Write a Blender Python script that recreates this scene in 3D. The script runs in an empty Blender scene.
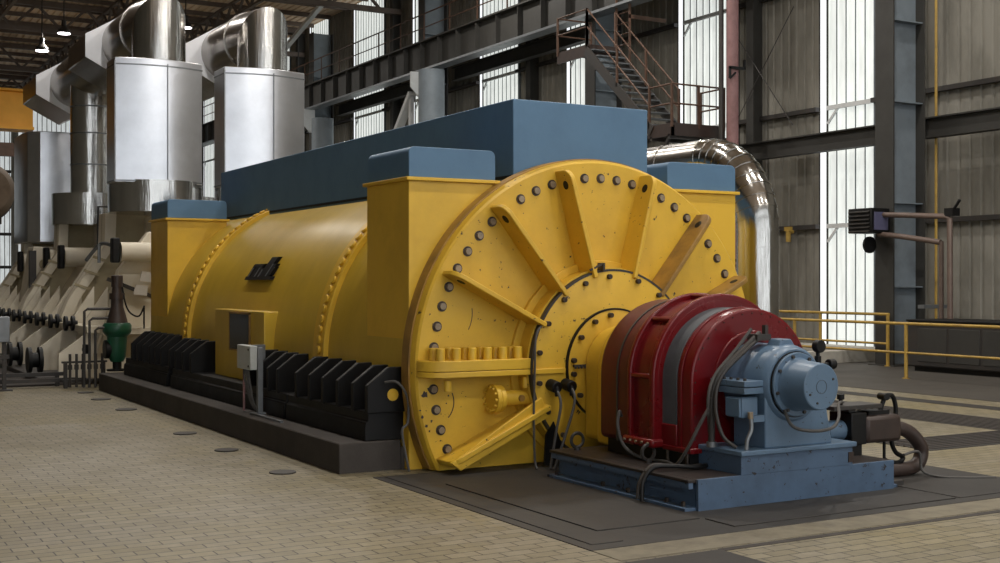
import bpy, bmesh, math, random
from mathutils import Vector, Matrix
random.seed(7)
PI = math.pi
COL = bpy.context.scene.collection
AX, AZ = 6.75, 0.908          # shaft axis of the machine (it runs along Y)

# ------------------------------------------------------------------ materials
def lin(r, g, b):
    f = lambda c: (c/255/12.92) if c/255 <= .04045 else ((c/255+.055)/1.055)**2.4
    return (f(r), f(g), f(b), 1)
def new_mat(name):
    m = bpy.data.materials.new(name); m.use_nodes = True
    nt = m.node_tree
    return m, nt, nt.nodes['Principled BSDF']
def node(nt, kind, **kw):
    n = nt.nodes.new(kind)
    for k, v in kw.items(): setattr(n, k, v)
    return n
def noise(nt, scale, detail=4, rough=.6, stretch=None):
    tc = node(nt, 'ShaderNodeNewGeometry')
    mp = node(nt, 'ShaderNodeMapping')
    if stretch: mp.inputs['Scale'].default_value = stretch
    nt.links.new(tc.outputs['Position'], mp.inputs['Vector'])
    n = node(nt, 'ShaderNodeTexNoise')
    n.inputs['Scale'].default_value = scale; n.inputs['Detail'].default_value = detail
    n.inputs['Roughness'].default_value = rough
    nt.links.new(mp.outputs['Vector'], n.inputs['Vector'])
    return n
def ramp(nt, src, stops):
    r = node(nt, 'ShaderNodeValToRGB')
    el = r.color_ramp.elements
    while len(el) < len(stops): el.new(.5)
    for e, (p, c) in zip(el, stops):
        e.position = p; e.color = c if len(c) == 4 else (*c, 1)
    nt.links.new(src, r.inputs['Fac'])
    return r
def mix(nt, fac, a, b, mode='MIX'):
    m = node(nt, 'ShaderNodeMix', data_type='RGBA', blend_type=mode)
    for s, v in ((m.inputs['Factor'], fac), (m.inputs['A'], a), (m.inputs['B'], b)):
        if hasattr(v, 'links'): nt.links.new(v, s)
        else: s.default_value = v
    return m.outputs['Result']
W, K = (1, 1, 1, 1), (0, 0, 0, 1)
def paint(name, c, rough=.45, dirt=.35, dirt_col=None, chips=0, chip_col=(.02, .015, .012, 1), metal=0,
          scale=2.2, bump=.02, stretch=None, spec=.5, coat=0):
    m, nt, b = new_mat(name)
    dc = dirt_col or (c[0]*.45, c[1]*.42, c[2]*.4, 1)
    n = noise(nt, scale, 6, .65, stretch)
    r = ramp(nt, n.outputs['Fac'], [(.42, K), (.78, W)])
    f = node(nt, 'ShaderNodeMath', operation='MULTIPLY'); f.inputs[1].default_value = dirt
    nt.links.new(r.outputs['Color'], f.inputs[0])
    col = mix(nt, f.outputs[0], c, dc)
    if chips:
        n2 = noise(nt, 13, 5, .7)
        r2 = ramp(nt, n2.outputs['Fac'], [(1-chips, K), (1-chips+.015, W)])
        col = mix(nt, r2.outputs['Color'], col, chip_col)
    nt.links.new(col, b.inputs['Base Color'])
    rr = node(nt, 'ShaderNodeMapRange')
    rr.inputs['To Min'].default_value = max(.05, rough-.08); rr.inputs['To Max'].default_value = min(1, rough+.12)
    nt.links.new(n.outputs['Fac'], rr.inputs['Value']); nt.links.new(rr.outputs['Result'], b.inputs['Roughness'])
    b.inputs['Metallic'].default_value = metal
    b.inputs['Specular IOR Level'].default_value = spec
    b.inputs['Coat Weight'].default_value = coat
    if bump:
        n3 = noise(nt, 28, 4, .6)
        bp = node(nt, 'ShaderNodeBump'); bp.inputs['Strength'].default_value = bump*8; bp.inputs['Distance'].default_value = .004
        nt.links.new(n3.outputs['Fac'], bp.inputs['Height']); nt.links.new(bp.outputs['Normal'], b.inputs['Normal'])
    return m
def emit(name, c, s, streak=None):
    m, nt, b = new_mat(name)
    b.inputs['Base Color'].default_value = (c[0]*.5, c[1]*.5, c[2]*.5, 1)
    b.inputs['Roughness'].default_value = .5
    b.inputs['Emission Strength'].default_value = s
    if streak:
        n = noise(nt, 2.2, 5, .7, (3, 3, .5))
        r = ramp(nt, n.outputs['Fac'], [(.3, tuple(x*streak for x in c[:3])+(1,)), (.6, c)])
        nt.links.new(r.outputs['Color'], b.inputs['Emission Color'])
    else: b.inputs['Emission Color'].default_value = c
    return m

M = {}
M['yellow'] = paint('yellow_paint', lin(216, 174, 52), .42, .45, lin(158, 122, 40), scale=1.6)
M['yellow_worn'] = paint('yellow_worn_paint', lin(216, 174, 52), .42, .45, lin(160, 124, 42), chips=.352, scale=1.7)
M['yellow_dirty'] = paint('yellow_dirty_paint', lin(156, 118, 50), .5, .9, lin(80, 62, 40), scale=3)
M['body'] = paint('yellow_body_paint', lin(200, 166, 52), .33, .55, lin(146, 120, 46), scale=.9, stretch=(1, 1, .5))
M['blue'] = paint('blue_hood_paint', lin(80, 114, 144), .5, .5, lin(68, 96, 124), scale=2.4)
M['skid'] = paint('blue_skid_paint', lin(76, 98, 124), .45, .7, lin(58, 72, 90), chips=.385, chip_col=lin(38, 32, 30), scale=3)
M['bearing'] = paint('light_blue_bearing_paint', lin(90, 114, 138), .36, .5, lin(72, 90, 110), chips=.34, chip_col=lin(45, 45, 48), scale=3)
M['red'] = paint('red_gloss_paint', lin(104, 11, 17), .27, .5, lin(78, 11, 15), scale=2.5, spec=.4)
M['rust_red'] = paint('brownish_red_paint', lin(88, 26, 24), .4, .7, lin(62, 32, 26), scale=3, spec=.35)
M['black'] = paint('black_paint', lin(13, 13, 14), .5, .5, lin(24, 23, 22), scale=5, spec=.3)
M['blackgrey'] = paint('dark_steel', lin(48, 46, 45), .5, .6, lin(66, 56, 46), scale=4)
M['bolt'] = paint('dark_bolt', lin(58, 50, 46), .4, .6, lin(110, 96, 80), scale=20, metal=.5)
M['boltface'] = paint('bolt_end_steel', lin(150, 134, 112), .4, .6, lin(90, 78, 66), scale=20, metal=.3)
M['cream'] = paint('cream_paint', lin(216, 208, 190), .5, .45, lin(172, 160, 134), scale=1.4)
M['tan'] = paint('tan_paint', lin(168, 156, 126), .55, .6, lin(120, 108, 82), scale=1.4)
M['green'] = paint('green_paint', lin(22, 78, 56), .35, .5, lin(20, 50, 40), scale=5)
M['browndark'] = paint('dark_brown_metal', lin(56, 43, 38), .45, .7, lin(38, 31, 28), scale=6)
M['rubber'] = paint('grey_cable_rubber', lin(74, 72, 70), .55, .4, scale=6)
M['greybox'] = paint('pale_grey_enamel', lin(176, 180, 178), .45, .3, scale=4)
M['galv'] = paint('galvanised_steel', lin(130, 134, 138), .4, .5, lin(96, 98, 100), scale=5, metal=.6)
M['meshband'] = paint('grey_band_metal', lin(76, 81, 86), .5, .6, lin(56, 56, 58), scale=6)
M['column'] = paint('blue_grey_steel', lin(120, 130, 138), .55, .5, lin(70, 74, 78), scale=1.5)
M['darksteel'] = paint('charcoal_structural_steel', lin(52, 51, 48), .6, .6, lin(38, 36, 33), scale=1.5)
M['sheet'] = paint('grimy_wall_sheet', lin(134, 131, 122), .7, .9, lin(84, 82, 74), scale=1.1, stretch=(1, 1, .35))
M['roofsheet'] = paint('brown_roof_sheet', lin(236, 212, 186), .8, .8, lin(184, 156, 130), scale=.5)
M['roofsteel'] = paint('dark_roof_steel', lin(110, 98, 90), .7, .6, scale=1)
M['railyellow'] = paint('yellow_handrail_paint', lin(176, 144, 66), .4, .6, lin(112, 88, 50), scale=5)
M['railrust'] = paint('rusty_orange_rail', lin(88, 62, 46), .6, .7, lin(54, 42, 36), scale=5)
M['craneyellow'] = paint('orange_yellow_crane_paint', lin(240, 170, 30), .5, .3, scale=1)
M['pipered'] = paint('faded_maroon_pipe_paint', lin(142, 106, 106), .5, .8, lin(92, 62, 60), scale=3)
M['whitesteel'] = paint('white_steel_paint', lin(215, 218, 220), .5, .3, scale=2)
M['insul'] = paint('brown_insulation', lin(112, 96, 80), .85, .7, scale=2)
M['concrete'] = paint('dark_stained_concrete', lin(62, 57, 53), .8, .8, lin(44, 40, 38), scale=1.8, bump=.06)
M['pad'] = paint('dark_floor_coating', lin(45, 42, 39), .6, .8, lin(34, 31, 29), scale=1.1, bump=.04)
M['padgrey'] = paint('grey_floor_coating', lin(66, 62, 56), .65, .8, lin(50, 46, 41), scale=.9, bump=.04)
M['strip'] = paint('pale_floor_strip', lin(118, 111, 93), .6, .9, lin(80, 73, 60), scale=4, bump=.04)
M['kerb'] = paint('pale_concrete_kerb', lin(176, 172, 162), .8, .6, scale=2)
M['heaterpipe'] = paint('brownish_grey_pipe_paint', lin(104, 88, 80), .45, .6, lin(70, 58, 52), scale=4)
M['deck'] = paint('oily_dark_deck_steel', lin(46, 39, 36), .45, .7, lin(34, 30, 28), scale=5)
M['label'] = paint('pale_label', lin(196, 192, 184), .5, .2, scale=8)
M['red_handle'] = paint('bright_red_plastic', lin(170, 40, 30), .4, .2)
M['glassdark'] = paint('dark_window_glass', lin(38, 38, 36), .15, .5, lin(60, 56, 48), scale=6)
M['translucent'] = emit('translucent_sheet_daylight', (.90, .94, .90, 1), .82, .72)
M['post_glow'] = emit('lit_post_face_glow', (.95, .98, 1, 1), 1.1)  # glow stands in for daylight on a post's side face
M['farlight'] = emit('far_translucent_sheet', (.72, .76, .76, 1), .75, .7)
M['lamp'] = emit('lamp_glow', (1, .95, .97, 1), 8)

def silver(name, c, rough, stretch, bump=.25, bscale=2.0, metal=1.0):
    m, nt, b = new_mat(name)
    b.inputs['Metallic'].default_value = metal
    n = noise(nt, bscale, 4, .6, stretch)
    r = ramp(nt, n.outputs['Fac'], [(.3, tuple(x*.8 for x in c[:3])+(1,)), (.7, c)])
    nt.links.new(r.outputs['Color'], b.inputs['Base Color'])
    b.inputs['Roughness'].default_value = rough
    bp = node(nt, 'ShaderNodeBump'); bp.inputs['Strength'].default_value = bump; bp.inputs['Distance'].default_value = .03
    nt.links.new(n.outputs['Fac'], bp.inputs['Height']); nt.links.new(bp.outputs['Normal'], b.inputs['Normal'])
    return m
M['silver'] = silver('polished_cladding', (.62, .61, .59, 1), .16, (1.6, 1.6, .08), .5, 4.0)
M['silverdark'] = silver('tarnished_cladding', (.42, .40, .38, 1), .26, (1, .2, 1))
M['shroud'] = silver('matt_aluminium_sheet', (.74, .76, .81, 1), .3, (1, 1, 1), .3, 1.4)
M['whiteface'] = paint('white_end_plate', lin(242, 244, 250), .5, .3, lin(212, 216, 224), scale=2)
M['duct'] = silver('spiral_duct_cladding', (.5, .49, .47, 1), .15, (1, 1, .06), .3, 5.0)

def tile_mat():
    m, nt, b = new_mat('pale_brick_floor_tiles')
    g = node(nt, 'ShaderNodeNewGeometry')
    br = node(nt, 'ShaderNodeTexBrick')
    br.offset = .5; br.squash = 1
    br.inputs['Scale'].default_value = 1; br.inputs['Brick Width'].default_value = .22
    br.inputs['Row Height'].default_value = .118; br.inputs['Mortar Size'].default_value = .0048
    br.inputs['Mortar Smooth'].default_value = .1; br.inputs['Bias'].default_value = 0
    br.inputs['Color1'].default_value = lin(141, 133, 114); br.inputs['Color2'].default_value = lin(126, 118, 96)
    br.inputs['Mortar'].default_value = lin(44, 38, 32)
    nt.links.new(g.outputs['Position'], br.inputs['Vector'])
    # yellow paint stains, large patches
    n = noise(nt, .55, 5, .6)
    r = ramp(nt, n.outputs['Fac'], [(.45, K), (.68, W)])
    col = mix(nt, r.outputs['Color'], W, (1.02, .97, .70, 1))
    c1 = mix(nt, .85, br.outputs['Color'], col, 'MULTIPLY')
    n2 = noise(nt, 1.7, 6, .7, (1, .5, 1))
    r2 = ramp(nt, n2.outputs['Fac'], [(.62, K), (.74, W)])
    f = node(nt, 'ShaderNodeMath', operation='MULTIPLY'); f.inputs[1].default_value = .5
    nt.links.new(r2.outputs['Color'], f.inputs[0])
    c2 = mix(nt, f.outputs[0], c1, lin(142, 122, 58))
    n3 = noise(nt, 9, 5, .7)
    r3 = ramp(nt, n3.outputs['Fac'], [(.3, (.72, .72, .72, 1)), (.7, W)])
    c3 = mix(nt, 1.0, c2, r3.outputs['Color'], 'MULTIPLY')
    nt.links.new(c3, b.inputs['Base Color'])
    b.inputs['Roughness'].default_value = .5
    bp = node(nt, 'ShaderNodeBump'); bp.inputs['Strength'].default_value = .5; bp.inputs['Distance'].default_value = .004
    inv = node(nt, 'ShaderNodeMath', operation='SUBTRACT'); inv.inputs[0].default_value = 1
    nt.links.new(br.outputs['Fac'], inv.inputs[1]); nt.links.new(inv.outputs[0], bp.inputs['Height'])
    nt.links.new(bp.outputs['Normal'], b.inputs['Normal'])
    return m
M['tile'] = tile_mat()

# ------------------------------------------------------------------ mesh builder
class MB:
    def __init__(s): s.b = bmesh.new()
    def face(s, vs):
        try: return s.b.faces.new(vs)
        except ValueError: return None
    def box(s, x0, x1, y0, y1, z0, z1):
        v = [s.b.verts.new((x, y, z)) for x in (x0, x1) for y in (y0, y1) for z in (z0, z1)]
        for f in ((0,1,3,2),(4,6,7,5),(0,4,5,1),(2,3,7,6),(0,2,6,4),(1,5,7,3)): s.face([v[i] for i in f])
        return s
    def prism(s, pts, axis, a, b):
        def P(p, t):
            if axis == 'Y': return (p[0], t, p[1])
            if axis == 'X': return (t, p[0], p[1])
            return (p[0], p[1], t)
        A = [s.b.verts.new(P(p, a)) for p in pts]; B = [s.b.verts.new(P(p, b)) for p in pts]
        s.face(A); s.face(B[::-1]); n = len(pts)
        for i in range(n): s.face([A[i], B[i], B[(i+1)%n], A[(i+1)%n]])
        return s
    def rings(s, rs, cap0=True, cap1=True, closed=False, loop=True):
        V = [[s.b.verts.new(p) for p in r] for r in rs]
        n = len(V[0]); m = len(V)
        for i in range(m if closed else m-1):
            a, b = V[i], V[(i+1)%m]
            for j in range(n if loop else n-1): s.face([a[j], a[(j+1)%n], b[(j+1)%n], b[j]])
        if not closed and cap0: s.face(V[0][::-1])
        if not closed and cap1: s.face(V[-1])
        return s
    def cyl(s, p0, p1, r, n=16, r2=None):
        p0, p1 = Vector(p0), Vector(p1); d = (p1-p0).normalized()
        u = d.orthogonal().normalized(); w = d.cross(u); r2 = r if r2 is None else r2
        mk = lambda p, q: [p+(u*math.cos(2*PI*i/n)+w*math.sin(2*PI*i/n))*q for i in range(n)]
        return s.rings([mk(p0, r), mk(p1, r2)])
    def lathe(s, prof, c, axis='Y', n=48, a0=0, a1=2*PI, caps=True):
        # prof: list of (t along the axis, radius)
        full = abs(a1-a0-2*PI) < 1e-6; k = n if full else n+1
        R = []
        for t, r in prof:
            ring = []
            for i in range(k):
                a = a0+(a1-a0)*i/n; x, y = r*math.cos(a), r*math.sin(a)
                ring.append((c[0]+x, t, c[1]+y) if axis == 'Y' else ((c[0]+x, c[1]+y, t) if axis == 'Z' else (t, c[0]+x, c[1]+y)))
            R.append(ring)
        return s.rings(R, caps, caps, False, full)
    def ringsec(s, c, r0, r1, y0, y1, a0=0, a1=2*PI, n=48, axis='Y'):
        full = abs(a1-a0-2*PI) < 1e-6; k = n if full else n+1
        R = []
        for i in range(k):
            a = a0+(a1-a0)*i/n; ca, sa = math.cos(a), math.sin(a)
            q = [(r0, y0), (r1, y0), (r1, y1), (r0, y1)]
            if axis == 'Y': R.append([(c[0]+r*ca, y, c[1]+r*sa) for r, y in q])
            else: R.append([(c[0]+r*ca, c[1]+r*sa, y) for r, y in q])
        return s.rings(R, True, True, full)
    def tube(s, pts, r, n=10, smooth=True):
        P = [Vector(p) for p in pts]
        if smooth and len(P) > 2:
            Q = []
            for i in range(len(P)-1):
                a, b, c, d = P[max(i-1,0)], P[i], P[i+1], P[min(i+2,len(P)-1)]
                for k in range(6):
                    t = k/6; Q.append(.5*((2*b)+(c-a)*t+(2*a-5*b+4*c-d)*t*t+(3*b-a-3*c+d)*t**3))
            P = Q+[P[-1]]
        R = []; u = None
        for i, p in enumerate(P):
            d = (P[min(i+1,len(P)-1)]-P[max(i-1,0)]).normalized()
            u = d.orthogonal().normalized() if u is None else (u-d*u.dot(d)).normalized()
            w = d.cross(u)
            R.append([p+(u*math.cos(2*PI*j/n)+w*math.sin(2*PI*j/n))*r for j in range(n)])
        return s.rings(R)
    def bar(s, p0, p1, w, h=None):
        p0, p1 = Vector(p0), Vector(p1); h = w if h is None else h
        d = (p1-p0).normalized(); up = Vector((0,0,1))
        if abs(d.z) > .999: up = Vector((0,1,0))
        u = d.cross(up).normalized(); v = u.cross(d)
        mk = lambda p: [p+u*w/2*a+v*h/2*b for a, b in ((-1,-1),(1,-1),(1,1),(-1,1))]
        return s.rings([mk(p0), mk(p1)])
    def clip(s, z):
        g = s.b.verts[:]+s.b.edges[:]+s.b.faces[:]
        bmesh.ops.bisect_plane(s.b, geom=g, plane_co=(0,0,z), plane_no=(0,0,-1), clear_outer=True)
        e = [x for x in s.b.edges if x.is_boundary]
        if e: bmesh.ops.holes_fill(s.b, edges=e, sides=0)
        return s
    def build(s, name, mat, parent=None, bevel=0, seg=2, flat=False):
        bmesh.ops.recalc_face_normals(s.b, faces=s.b.faces)
        off = Vector((0,0,0))
        if parent is not None:
            p = parent
            while p is not None: off += p.location; p = p.parent
            bmesh.ops.translate(s.b, verts=s.b.verts, vec=-off)
        me = bpy.data.meshes.new(name)
        if not flat:
            for f in s.b.faces: f.smooth = True
        s.b.to_mesh(me); s.b.free()
        if not flat: me.set_sharp_from_angle(angle=math.radians(32))
        me.materials.append(M[mat] if isinstance(mat, str) else mat)
        o = bpy.data.objects.new(name, me); COL.objects.link(o)
        if parent is not None: o.parent = parent
        if bevel:
            bv = o.modifiers.new('bevel', 'BEVEL'); bv.width = bevel; bv.segments = seg; bv.limit_method = 'ANGLE'
            bv.harden_normals = False
        return o
def tag(o, label, cat, group=None, kind=None):
    o['label'] = label; o['category'] = cat
    if group: o['group'] = group
    if kind: o['kind'] = kind
    return o
def thing(name, loc, label, cat, group=None):
    o = bpy.data.objects.new(name, None); COL.objects.link(o); o.location = loc; o.empty_display_size = .1
    return tag(o, label, cat, group)
def struct(o, label=None):
    o['kind'] = 'structure'
    if label: o['label'] = label
    return o
def copy_tree(o, off, parent=None, label=None):
    c = o.copy(); COL.objects.link(c)
    if parent is None: c.location = o.location+Vector(off)
    else: c.parent = parent
    if label: c['label'] = label
    for ch in list(o.children): copy_tree(ch, off, c)
    return c
def pol(r, deg, c=(AX, AZ)):
    a = math.radians(deg); return c[0]+r*math.cos(a), c[1]+r*math.sin(a)
def arch(rx, rz, zb, n=28, cx=AX, cz=AZ):
    return [(cx-rx, zb)]+[(cx-rx*math.cos(PI*i/n), cz+rz*math.sin(PI*i/n)) for i in range(n+1)]+[(cx+rx, zb)]

# ------------------------------------------------------------------ room shell
XW = 21.0; ZR = 13.6; Y0, Y1 = -10.0, 80.0; XL = -16.0
o = MB().box(XL, 24, Y0, Y1, -.3, 0).build('floor', 'tile'); struct(o, 'pale brick-tiled floor of the hall')
trim_n = [0]
def trim(x0, x1, y0, y1, z1, mat, label, z0=-.01):
    trim_n[0] += 1
    o = MB().box(x0, x1, y0, y1, z0, z1).build('trim_%d' % trim_n[0], mat, bevel=.002, seg=1)
    return struct(o, label)
trim(4.38, 9.05, 6.47, 9.84, .006, 'pad', 'dark floor coating under and beside the blue skid')
trim(4.38, 9.1, 6.15, 6.462, .005, 'strip', 'pale strip of floor tiles in front of the dark pad')
trim(9.1, 13, 6.15, 6.46, .005, 'strip', 'pale floor strip running off to the right')
trim(2.0, 5.11, 2.5, 6.10, .006, 'pad', 'dark floor patch at the bottom edge of the picture')
trim(5.11, 13.5, 6.06, 6.12, .004, 'concrete', 'dark groove line along the pale strip')
# raised cover plates and grooves of the pad
trim(4.75, 5.64, 6.95, 9.19, .014, 'pad', 'large dark cover plate set in the floor pad')
trim(4.47, 4.72, 6.6, 9.8, .012, 'pad', 'narrow dark cover plate along the pad edge')
trim(5.66, 7.9, 6.60, 6.92, .014, 'pad', 'dark cover plate in front of the blue skid')
trim(7.95, 9.0, 6.60, 7.75, .012, 'pad', 'dark cover plate right of the blue skid')
trim(14.82, 24, 4, 40, .008, 'padgrey', 'grey coated floor beyond the yellow railing')
trim(13.85, 14.2, 4, 40, .006, 'pad', 'thin dark floor strip parallel to the machine')
trim(9.95, 20, 8.62, 9.40, .006, 'pad', 'dark ribbed floor grating band crossing to the right')
trim(12.0, 13.0, 4, 40, .0055, 'pad', 'dark ribbed floor grating band parallel to the machine')
trim(9.05, 9.12, 4, 40, .004, 'pad', 'thin dark joint right of the floor pad')
for k in range(8):
    yy = 8.68+k*.09
    trim(9.95, 11.98, yy, yy+.03, .016, 'concrete', 'raised bar of the ribbed floor grating')
for k in range(8):
    xx = 12.06+k*.115
    trim(xx, xx+.04, 9.42, 22, .014, 'concrete', 'raised long bar of the ribbed floor grating')
# concrete plinth
o = MB().box(4.2, 4.80, 10.17, 20.0, -.01, .27).box(4.80, 9.3, 10.17, 20.0, -.01, .2).build('trim_%d' % 60, 'concrete', bevel=.012)
struct(o, 'long dark concrete plinth under the yellow machine')
o = MB().box(2.2, 9.6, 21.2, 39, -.01, .03).build('trim_61', 'concrete'); struct(o, 'dark floor area under the cream turbine')

def corrugated(name, y0, y1, z0, z1, x, mat, label, d=.035, pitch=.28):
    m = MB(); n = int(round((y1-y0)/pitch)); pit = (y1-y0)/n; pts = []
    for i in range(n):
        y = y0+i*pit
        pts += [(x, y), (x, y+pit*.62), (x+d, y+pit*.72), (x+d, y+pit*.9)]
    pts.append((x, y1))
    pts2 = pts+[(x+d+.03, y1), (x+d+.03, y0)]
    m.prism(pts2, 'Z', z0, z1)
    return m.build(name, mat, flat=True)
panels = [(8.9, 11.0), (14.0, 15.9), (19.75, 21.45), (24.4, 26.8), (30.0, 32.4), (35.3, 38.0), (41.0, 43.4), (46.0, 49.2), (52, 54.4), (57, 59.6), (63, 65.4), (69, 71.5)]
panels = [p for p in panels if p[0] > 18]
ys = Y0; segs = []
for a, b in panels: segs.append((ys, a)); ys = b
segs.append((ys, Y1))
m = MB()
for a, b in segs:
    n = max(1, int(round((b-a)/.28))); pit = (b-a)/n; pts = []
    for i in range(n):
        y = a+i*pit
        pts += [(XW, y), (XW, y+pit*.6), (XW+.035, y+pit*.7), (XW+.035, y+pit*.9)]
    pts += [(XW, b), (XW+.09, b), (XW+.09, a)]
    m.prism(pts, 'Z', -.2, ZR+.1)
struct(m.build('wall_right', 'sheet', flat=True), 'grimy corrugated side wall of the hall')
for i, (a, b) in enumerate(panels):
    w = corrugated('window_%d' % (i+1), a, b-.25, .2, ZR, XW, 'translucent', '')
    struct(w, 'bright translucent corrugated wall panel')
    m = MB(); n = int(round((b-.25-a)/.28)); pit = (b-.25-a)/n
    for k in range(n+1): m.box(XW-.012, XW, a+k*pit-.014, a+k*pit+.014, .2, ZR)  # bars draw the corrugation's shading lines, which the glowing sheet lacks
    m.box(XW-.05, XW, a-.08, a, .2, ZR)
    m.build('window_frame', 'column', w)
    MB().box(XW, XW+.02, b-.25, b, .2, ZR).build('window_strip', 'post_glow', w)  # daylit post face, shown bright by its own emission
    MB().box(XW-.04, XW, b-.27, b-.24, .2, ZR).box(XW-.02, XW+.09, b-.01, b+.02, .2, ZR).box(XW, XW+.09, a, b, -.2, .2).build('window_edge', 'darksteel', w)
    m = MB()
    for z in (3.0, 5.75, 8.7): m.box(XW-.09, XW-.02, a, b-.3, z-.05, z+.05).bar((XW-.05, b-.62, z-.03), (XW-.05, b-.3, z-.36), .05)
    m.build('window_bracket', 'whitesteel', w)  # white colour stands for daylight on the purlins and brackets
m = MB().box(XL, 24, Y1, Y1+.2, -.2, ZR+.2)
struct(m.build('wall_far', 'sheet', flat=True), 'far end wall of the hall')
for i, (x0, x1, z0, z1) in enumerate([(-6, 4.5, .8, 9.2), (4.8, 11.6, .8, 12.4), (12, 17, .8, 12.4)]):
    m = MB(); n = int((x1-x0)/.28)
    w = MB().box(x0, x1, Y1-.06, Y1-.03, z0, z1).build('window_%d' % (20+i), 'farlight')
    struct(w, 'pale translucent panel in the far end wall')
    for k in range(n+1): m.box(x0+k*.28-.02, x0+k*.28+.02, Y1-.09, Y1-.06, z0, z1)
    for z in (z0+.02, 2.6, 4.6, 6.6, 8.4): m.box(x0, x1, Y1-.16, Y1-.09, z-.09, z+.09)
    m.build('window_frame', 'blackgrey', w)
struct(MB().box(XL-.2, XL, Y0, Y1, -.2, ZR+.2).build('wall_left', 'sheet', flat=True), 'opposite side wall of the hall, outside the picture')
m = MB(); pts = []
nx = 120; pit = (XW-XL+.3)/nx
for i in range(nx):
    x = XL+i*pit; pts += [(x, ZR), (x+pit*.6, ZR), (x+pit*.7, ZR+.05), (x+pit*.9, ZR+.05)]
pts += [(XW+.3, ZR), (XW+.3, ZR+.2), (XL, ZR+.2)]
m.prism(pts, 'Y', Y0, Y1)
struct(m.build('ceiling', 'roofsheet', flat=True), 'brown corrugated roof of the hall')

m = MB(); x = XL  # piers added behind the camera so metal surfaces reflect streaks
while x < XW:
    m.box(x, x+1.3, Y0-.2, Y0, 0, ZR); x += 3.7
m.box(XL, XW, Y0-.2, Y0, 8.2, 9.0).box(XL, XW, Y0-.2, Y0, ZR-1.4, ZR)
struct(m.build('reflection_piers', 'sheet', flat=True), 'unseen piers added behind the camera to streak the metal reflections')
# wall posts, beams
XC = 19.2
COLY = [7.5, 18.06-.24, 28.45, 39.0, 49.6, 60.2, 70.8]
def column(y, label):
    c = thing('steel_column', (XC+.45, y, 0), label, 'column', None)
    MB().box(XC, XC+.04, y-.24, y+.24, 0, 12.3).build('front_flange', 'darksteel', c, bevel=.004)
    MB().box(XC+.04, XC+.89, y-.02, y+.02, 0, 12.3).build('web', 'column', c)  # web paler than flanges: front light on its face put into colour
    MB().box(XC+.89, XC+.93, y-.24, y+.24, 0, 12.3).build('rear_flange', 'darksteel', c, bevel=.004)
    MB().box(XC-.1, XC+1.03, y-.34, y+.34, 0, .03).build('base_plate', 'darksteel', c)
    m = MB()
    for z in (1.6, 3.3, 5.35, 7.0, 8.7, 10.4): m.box(XC+.04, XC+.89, y-.2, y+.2, z-.012, z+.012)
    m.build('stiffener', 'column', c)
    return c
clabels = {17.82: 'big steel column right of centre carrying the black heater', 28.45: 'steel column behind the stair platform',
           39.0: 'grey column with white brace above the blue hood', 49.6: 'grey column just right of the second silver shroud',
           60.2: 'distant column seen between the silver pipes', 70.8: 'farthest steel column near the end wall', 7.5: 'near steel column beyond the right picture edge'}
for y in COLY[1:]:
    column(round(y, 2), clabels[round(y, 2)])
# rounded cladding on two far columns
for y, zt in ((39.0, 8.8), (49.6, 8.3)):
    o = MB().lathe([(0, .42), (0, .44), (zt, .44), (zt, .42)], (18.65, y-(1.9 if y < 40 else 2.7)), 'Z', 32).build('clad_riser', 'column')
    tag(o, 'round grey clad riser in front of the column, %s' % ('behind the blue hood corner' if y < 40 else 'beside the second silver shroud'), 'pipe')
for y in (12.6, 23.4, 34.0, 44.4, 54.9):
    m = MB().box(20.55, 20.6, y-.13, y+.13, 0, 13.4).box(20.6, 20.95, y-.012, y+.012, 0, 13.4)
    o = m.build('wall_post', 'darksteel')
    tag(o, {12.6: 'dark wall post at the right edge of the hall wall', 23.4: 'dark wall post right of the maroon downpipe', 34.0: 'dark wall post rising behind the blue hood corner',
        44.4: 'dark wall post between the two clad risers', 54.9: 'dark wall post behind the silver pipes'}[y], 'post')
def girt(y0, y1, z, h, x0, x1, label, name='wall_beam'):
    o = MB().box(x0, x1, y0, y1, z-h/2, z-h/2+.03).box(x0, x1, y0, y1, z+h/2-.03, z+h/2).box((x0+x1)/2-.01, (x0+x1)/2+.01, y0, y1, z-h/2, z+h/2).build(name, 'darksteel')
    return tag(o, label, 'beam')
prev = 5.0
for i, y in enumerate(COLY[1:5]):
    girt(prev+.0, y-.0, 4.86, .42, 20.14, 20.4, ['heavy wall beam right of the big column', 'heavy wall beam left of the big column', 'heavy wall beam behind the stairs', 'heavy wall beam left of the second column'][i])
    prev = y
for i, y in enumerate(COLY[2:6]):
    if i: girt(prev+.5, y-.5, 9.0, .45, 20.14, 20.4, ['', 'upper wall beam above the blue hood', 'upper wall beam left of the white brace', 'upper wall beam far beyond the silver shrouds'][i])
    prev = y
# thin girts on the opaque sheets
gn = 0
for i, (a, b) in enumerate(segs):
    if b < 6: continue
    for z in (3.0, 5.75, 8.7):
        a2 = max(a, 5)
        o = MB().box(20.85, 20.99, a2, b, z-.05, z+.05).build('wall_rail', 'blackgrey')
        tag(o, 'thin horizontal wall rail across the dark wall sheets', 'beam', 'thin wall rails on the dark sheets')
# thin cross braces on the wall
for j, (ya, yb, za, zb) in enumerate([(21.8, 24.1, 8.2, 5.4), (15.2, 13.6, 8.3, 5.6), (14.4, 11.4, 5.2, 9.2)]):
    tag(MB().cyl((20.5, ya, za), (20.5, yb, zb), .012, 6).cyl((20.47, ya, zb), (20.47, yb, za), .012, 6).build('tie_rod', 'blackgrey'), ['thin crossed tie rods on the sheet right of the maroon pipe', 'thin crossed tie rods right of the big column', 'thin crossed tie rods at the right picture edge'][j], 'brace')

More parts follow.
